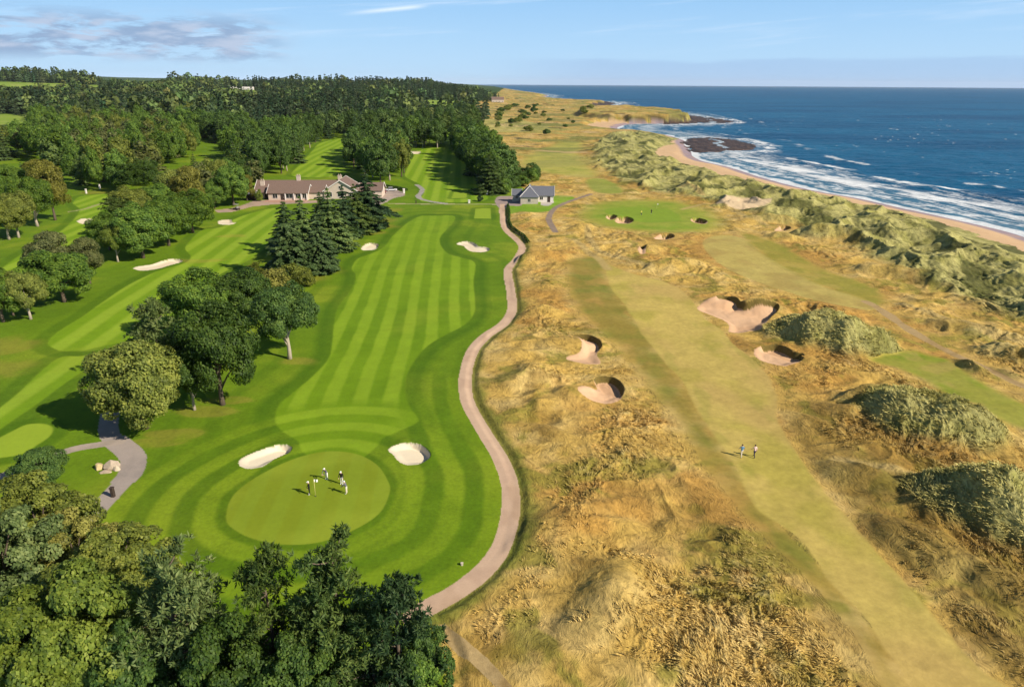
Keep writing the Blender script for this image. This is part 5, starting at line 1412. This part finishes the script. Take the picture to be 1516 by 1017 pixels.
def rocks():
    root_p = G(160, 690)
    specs = [(.35,.1,1.15,.95,1.25,'largest pale boulder of the group in the path loop',(.36,.29,.21)), (-.95,-.1,.62,.7,.9,'yellowish boulder left of the largest one in the path loop',(.42,.33,.17)), (.2,-.95,.85,.5,.5,'flat slab in front of the largest boulder in the path loop',(.36,.28,.2)), (1.2,-.45,.5,.45,.75,'small cream rock at the right of the path loop boulders',(.42,.35,.25))]
    for i, (x, y, rx, ry, h, lb, cl) in enumerate(specs):
        bm = bmesh.new(); bmesh.ops.create_icosphere(bm, subdivisions=2, radius=1)
        rg = random.Random(i+3)
        planes = [Vector((rg.uniform(-1,1), rg.uniform(-1,1), rg.uniform(-.2,1))).normalized() for _ in range(9)]
        for v in bm.verts:
            for pl in planes:
                dd = v.co.dot(pl)-.72
                if dd > 0: v.co -= pl*dd
            v.co = Vector((v.co.x*rx, v.co.y*ry, v.co.z*h*.75+h*.35))*.85
        me = bpy.data.meshes.new('boulder'); bm.to_mesh(me); bm.free(); me.materials.append(plain_mat('boulder_stone', cl, .22, 2.5, .9, bump=.6))
        X, Y = root_p[0]+x, root_p[1]+y
        tag(link('boulder', me, None, (X, Y, zat(X, Y)-.12)), lb, 'rock')
rocks()

def flagstick(px, py, label, h=2.0):
    p = at(px, py); z = zat(p[0], p[1]); root = empty('flagstick', (p[0], p[1], z)); tag(root, label, 'flag')
    s = MB(); s.tube([(0,0,-.1),(0,0,h)], [.025,.02], 8); s.build('pole', plain_mat('yellow_pole', (.6,.52,.2), .05, 2, .5), root, True)
    f = MB(); n = 6
    for k in range(n):
        x0, x1 = .02+.36*k/n, .02+.36*(k+1)/n; y0, y1 = .05*math.sin(k*1.2), .05*math.sin((k+1)*1.2)
        f.hexa([(x0,y0-.006,h-.30),(x1,y1-.006,h-.30),(x1,y1+.006,h-.30),(x0,y0+.006,h-.30)], [(x0,y0-.006,h-.02),(x1,y1-.006,h-.02),(x1,y1+.006,h-.02),(x0,y0+.006,h-.02)])
    f.build('flag', plain_mat('white_cloth', (.75,.74,.72), .04, 2, .8), root)
    hl = MB(); hl.tube([(0,0,-.12),(0,0,.012)], [.09,.09], 12); hl.build('hole', GLASS, root)
flagstick(467.5, 737, 'white flag on its pole in the middle of the near green')
flagstick(972, 313, 'far white flag at the back of the links green')

def marker(px, py, label, h, wd, mat, name='marker_post', cat='post'):
    p = at(px, py); z = zat(p[0], p[1]); root = empty(name, (p[0], p[1], z)); tag(root, label, cat)
    s = MB(); s.box(-wd/2, wd/2, -wd/2, wd/2, -.2, h); s.build('post', mat, root, bevel=wd*.12)
    c_ = MB(); c_.box(-wd*.62, wd*.62, -wd*.62, wd*.62, h+.002, h+wd*.3); c_.build('cap', mat, root, bevel=wd*.1)
marker(694.5, 301.5, 'white tee marker box beside the thin path across the fairway top', .9, .7, TRIM, 'tee_marker', 'marker')
marker(721, 289.5, 'white post box at the corner of the yard below the belt', 1.3, .6, TRIM)
marker(598, 286, 'white gate pillar at the right end of the car park', 1.5, .7, TRIM, 'gate_pillar', 'pillar')
marker(684, 841, 'small pale stone marker beside the near bend of the cart path', .2, .2, WALLS, 'marker_stone', 'marker')
marker(168.5, 737, 'dark litter bin post on the right edge of the grey path', 1.0, .35, DARKWOOD, 'litter_bin', 'bin')
marker(128, 287, 'pale stone gate pillar by the small clearing behind the far bunker', 1.6, .5, WHITEW, 'gate_pillar', 'pillar')
marker(148, 280, 'second pale stone gate pillar right of the first by the clearing', 1.7, .5, WHITEW, 'gate_pillar', 'pillar')
marker(616, 302, 'dark post on the thin path left of the small curved path', 1.0, .3, DARKWOOD)

# ------------------------------------------------------------------ people
SKIN = plain_mat('skin', (.48, .30, .21), .05, 4, .6)
def person(px, py, rz, pose, colours, label, group=None):
    p = at(px, py); z = zat(p[0], p[1])
    root = empty('person', (p[0], p[1], z), rz); root.scale = (.92, .92, .92); tag(root, label, 'person', group)
    lean = pose.get('lean', 0.); st = pose.get('stride', .0); ar = pose.get('arm', .15); bend = pose.get('bend', 0.)
    J = {}; E = []; reg_ = []
    def j(n, co, r): J[n] = (Vector(co), r)
    hip_z = .93-.12*bend
    j('pelvis', (0, -.10*lean, hip_z), .145)
    sp = Vector((0, math.sin(lean), math.cos(lean))); b0 = J['pelvis'][0]
    j('waist', b0+sp*.16, .135); j('chest', b0+sp*.36, .165); j('neck', b0+sp*.53, .065)
    hd = b0+sp*.58+Vector((0, .03, 0)); j('head', hd+Vector((0, .02, .08)), .095); j('crown', hd+Vector((0, .01, .17)), .085)
    j('nose', hd+Vector((0, .115, .075)), .022)
    for s, sg in (('l', -1), ('r', 1)):
        kf = st*sg
        j('hip'+s, (sg*.09, b0.y, hip_z-.06), .10)
        j('knee'+s, (sg*.10, b0.y+.16*kf+.10*bend+.05*abs(kf), .50), .068)
        j('ankle'+s, (sg*.11, .32*kf-.03, .09), .046)
        j('toe'+s, (sg*.13, .32*kf+.15, .045), .04)
        sh = b0+sp*.47+Vector((sg*.19, 0, 0)); j('sho'+s, sh, .068)
        fw = ar-.9*kf*.4
        el_ = sh+Vector((sg*.07, math.sin(fw)*.28+.02, -math.cos(fw)*.27)); j('elb'+s, el_, .047)
        inn = -.14*sg*pose.get('together', 0)
        wr = el_+Vector((inn, math.sin(fw+.45)*.25, -math.cos(fw+.45)*.24)); j('wri'+s, wr, .033)
        pd = (wr-el_).normalized(); pal = wr+pd*.075; j('palm'+s, pal, .036)
        side = Vector((sg, 0, 0)).cross(pd).normalized()
        for k in range(4):
            o_ = side*(.024*(k-1.5)); ln = (.075, .085, .08, .06)[k]
            j(f'f{k}a'+s, pal+pd*.035+o_, .010); j(f'f{k}b'+s, pal+pd*(.03+ln)+o_+Vector((-sg*.03, .012, 0)), .008)
        j('tha'+s, pal-pd*.03+side*.045, .011); j('thb'+s, pal+pd*.03+side*.07, .009)
    ed = [('pelvis','waist','top'),('waist','chest','top'),('chest','neck','top'),('neck','head','skin'),('head','crown','skin'),('head','nose','skin')]
    for s in 'lr':
        ed += [('pelvis','hip'+s,'leg'),('hip'+s,'knee'+s,'leg'),('knee'+s,'ankle'+s,'calf'),('ankle'+s,'toe'+s,'shoe'),('chest','sho'+s,'top'),('sho'+s,'elb'+s,'top'),('elb'+s,'wri'+s,'arm'),('wri'+s,'palm'+s,'skin'),('palm'+s,'tha'+s,'skin'),('tha'+s,'thb'+s,'skin')]
        for k in range(4): ed += [('palm'+s,f'f{k}a'+s,'skin'),(f'f{k}a'+s,f'f{k}b'+s,'skin')]
    names = list(J); ix = {n: i for i, n in enumerate(names)}
    me = bpy.data.meshes.new('body'); me.from_pydata([tuple(J[n][0]) for n in names], [(ix[a], ix[b]) for a, b, _ in ed], [])
    o = bpy.data.objects.new('body', me); COL.objects.link(o)
    md = o.modifiers.new('skin', 'SKIN'); md.use_smooth_shade = True
    for i, n in enumerate(names):
        sv = me.skin_vertices[0].data[i]; sv.radius = (J[n][1], J[n][1]*(.78 if n in ('waist', 'chest', 'pelvis') else 1)); sv.use_root = n == 'pelvis'
    o.modifiers.new('sub', 'SUBSURF').levels = 1
    dg = bpy.context.evaluated_depsgraph_get(); ev = o.evaluated_get(dg)
    m2 = bpy.data.meshes.new_from_object(ev, depsgraph=dg)
    o.modifiers.clear(); o.data = m2; o.parent = root
    keys = ['top', 'leg', 'skin', 'shoe']
    m2.materials.clear()
    for kx in keys: m2.materials.append(colours[kx])
    segs = [(np.array(J[a][0]), np.array(J[b][0]), r) for a, b, r in ed]
    C_ = np.empty(len(m2.polygons)*3); m2.polygons.foreach_get('center', C_); C_ = C_.reshape(-1, 3)
    best = np.full(len(C_), 9.); mi = np.zeros(len(C_), np.int32)
    for a, b, r in segs:
        e = b-a; t = np.clip(((C_-a)@e)/(e@e), 0, 1); dd = np.linalg.norm(C_-a-t[:, None]*e, axis=1)
        kk = keys.index({'calf': 'skin' if colours.get('shorts') else 'leg', 'arm': 'skin' if colours.get('short_sleeve') else 'top'}.get(r, r))
        w_ = dd < best; best[w_] = dd[w_]; mi[w_] = kk
    m2.polygons.foreach_set('material_index', mi); m2.polygons.foreach_set('use_smooth', [True]*len(mi))
    # hair or cap
    bm = bmesh.new(); bmesh.ops.create_uvsphere(bm, u_segments=12, v_segments=8, radius=.108)
    bmesh.ops.delete(bm, geom=[v for v in bm.verts if v.co.z < -.01 and v.co.y > -.02 or v.co.z < -.06], context='VERTS')
    if colours['hat'] == 'cap':
        r_ = bmesh.ops.create_cone(bm, segments=10, radius1=.1, radius2=.09, depth=.018, cap_ends=True)
        for v in r_['verts']: v.co += Vector((0, .11, .015))
    hm = bpy.data.meshes.new('hair'); bm.to_mesh(hm); bm.free(); hm.materials.append(colours['hair'])
    hm.polygons.foreach_set('use_smooth', [True]*len(hm.polygons))
    link('cap' if colours['hat'] == 'cap' else 'hair', hm, root, tuple(J['head'][0]+Vector((0, -.012, .055))))
    return root
CL = {n: plain_mat('cloth_'+n, c_, .06, 6, .85, .15) for n, c_ in {
    'black': (.012,.012,.014), 'white': (.72,.70,.66), 'grey': (.12,.12,.135), 'cream': (.60,.54,.42), 'blue': (.09,.22,.36), 'pink': (.70,.50,.46), 'navy': (.03,.03,.06), 'brown': (.05,.035,.025), 'yellow': (.7,.62,.12)}.items()}
def cs(top, leg, hair, shoe='white', hat='hair', **k): return dict(top=CL[top], leg=CL[leg], skin=SKIN, shoe=CL[shoe], hair=CL[hair], hat=hat, **k)
person(459, 736.5, 1.9, dict(arm=.1), cs('black','black','white',hat='cap'), 'golfer all in black with white cap standing beside the flag')
person(484.5, 714.5, 2.6, dict(lean=.45, bend=.5, arm=.5, together=1), cs('grey','white','white',hat='cap'), 'golfer in grey top bending forward, farthest left of the standing pair')
person(506.5, 719.5, 3.0, dict(arm=.05), cs('black','white','white',hat='cap'), 'golfer in black top and white trousers and white cap')
person(513.5, 734.5, 1.4, dict(lean=.3, bend=.25, arm=.5, together=.6), cs('grey','cream','white',hat='cap'), 'golfer in grey top and cream trousers nearest the sand bunker')
person(1096.5, 682.5, .15, dict(stride=.8, lean=.05), cs('blue','cream','brown',short_sleeve=True), 'walker in blue top and pale trousers striding up the links fairway')
person(1115.5, 682.5, .2, dict(stride=.9, lean=.05), cs('pink','navy','brown','black'), 'walker in pale pink top and dark trousers on the links fairway')
person(949.2, 321.5, .5, dict(arm=.1), cs('yellow','navy','brown'), 'distant golfer in yellow top on the links green')
person(964, 319.5, 2.8, dict(arm=.1), cs('black','navy','brown'), 'distant golfer in dark clothes on the links green')

# ------------------------------------------------------------------ air
def haze():
    m = bpy.data.materials.new('haze'); m.use_nodes = True; m.node_tree.nodes.clear()
    t = NT(m.node_tree); out = t.n('ShaderNodeOutputMaterial')
    v = t.n('ShaderNodeVolumePrincipled'); v.inputs['Color'].default_value = (.82, .88, 1.0, 1); v.inputs['Density'].default_value = HAZE; v.inputs['Anisotropy'].default_value = .0
    t.t.links.new(v.outputs[0], out.inputs['Volume'])
    b = MB(); b.box(-42000, 42000, -300, 42000, -60, 260); o = b.build('haze', m); tag(o, 'thin sea haze in the air', 'haze', kind='stuff')
HAZE = 1.4e-5
haze()
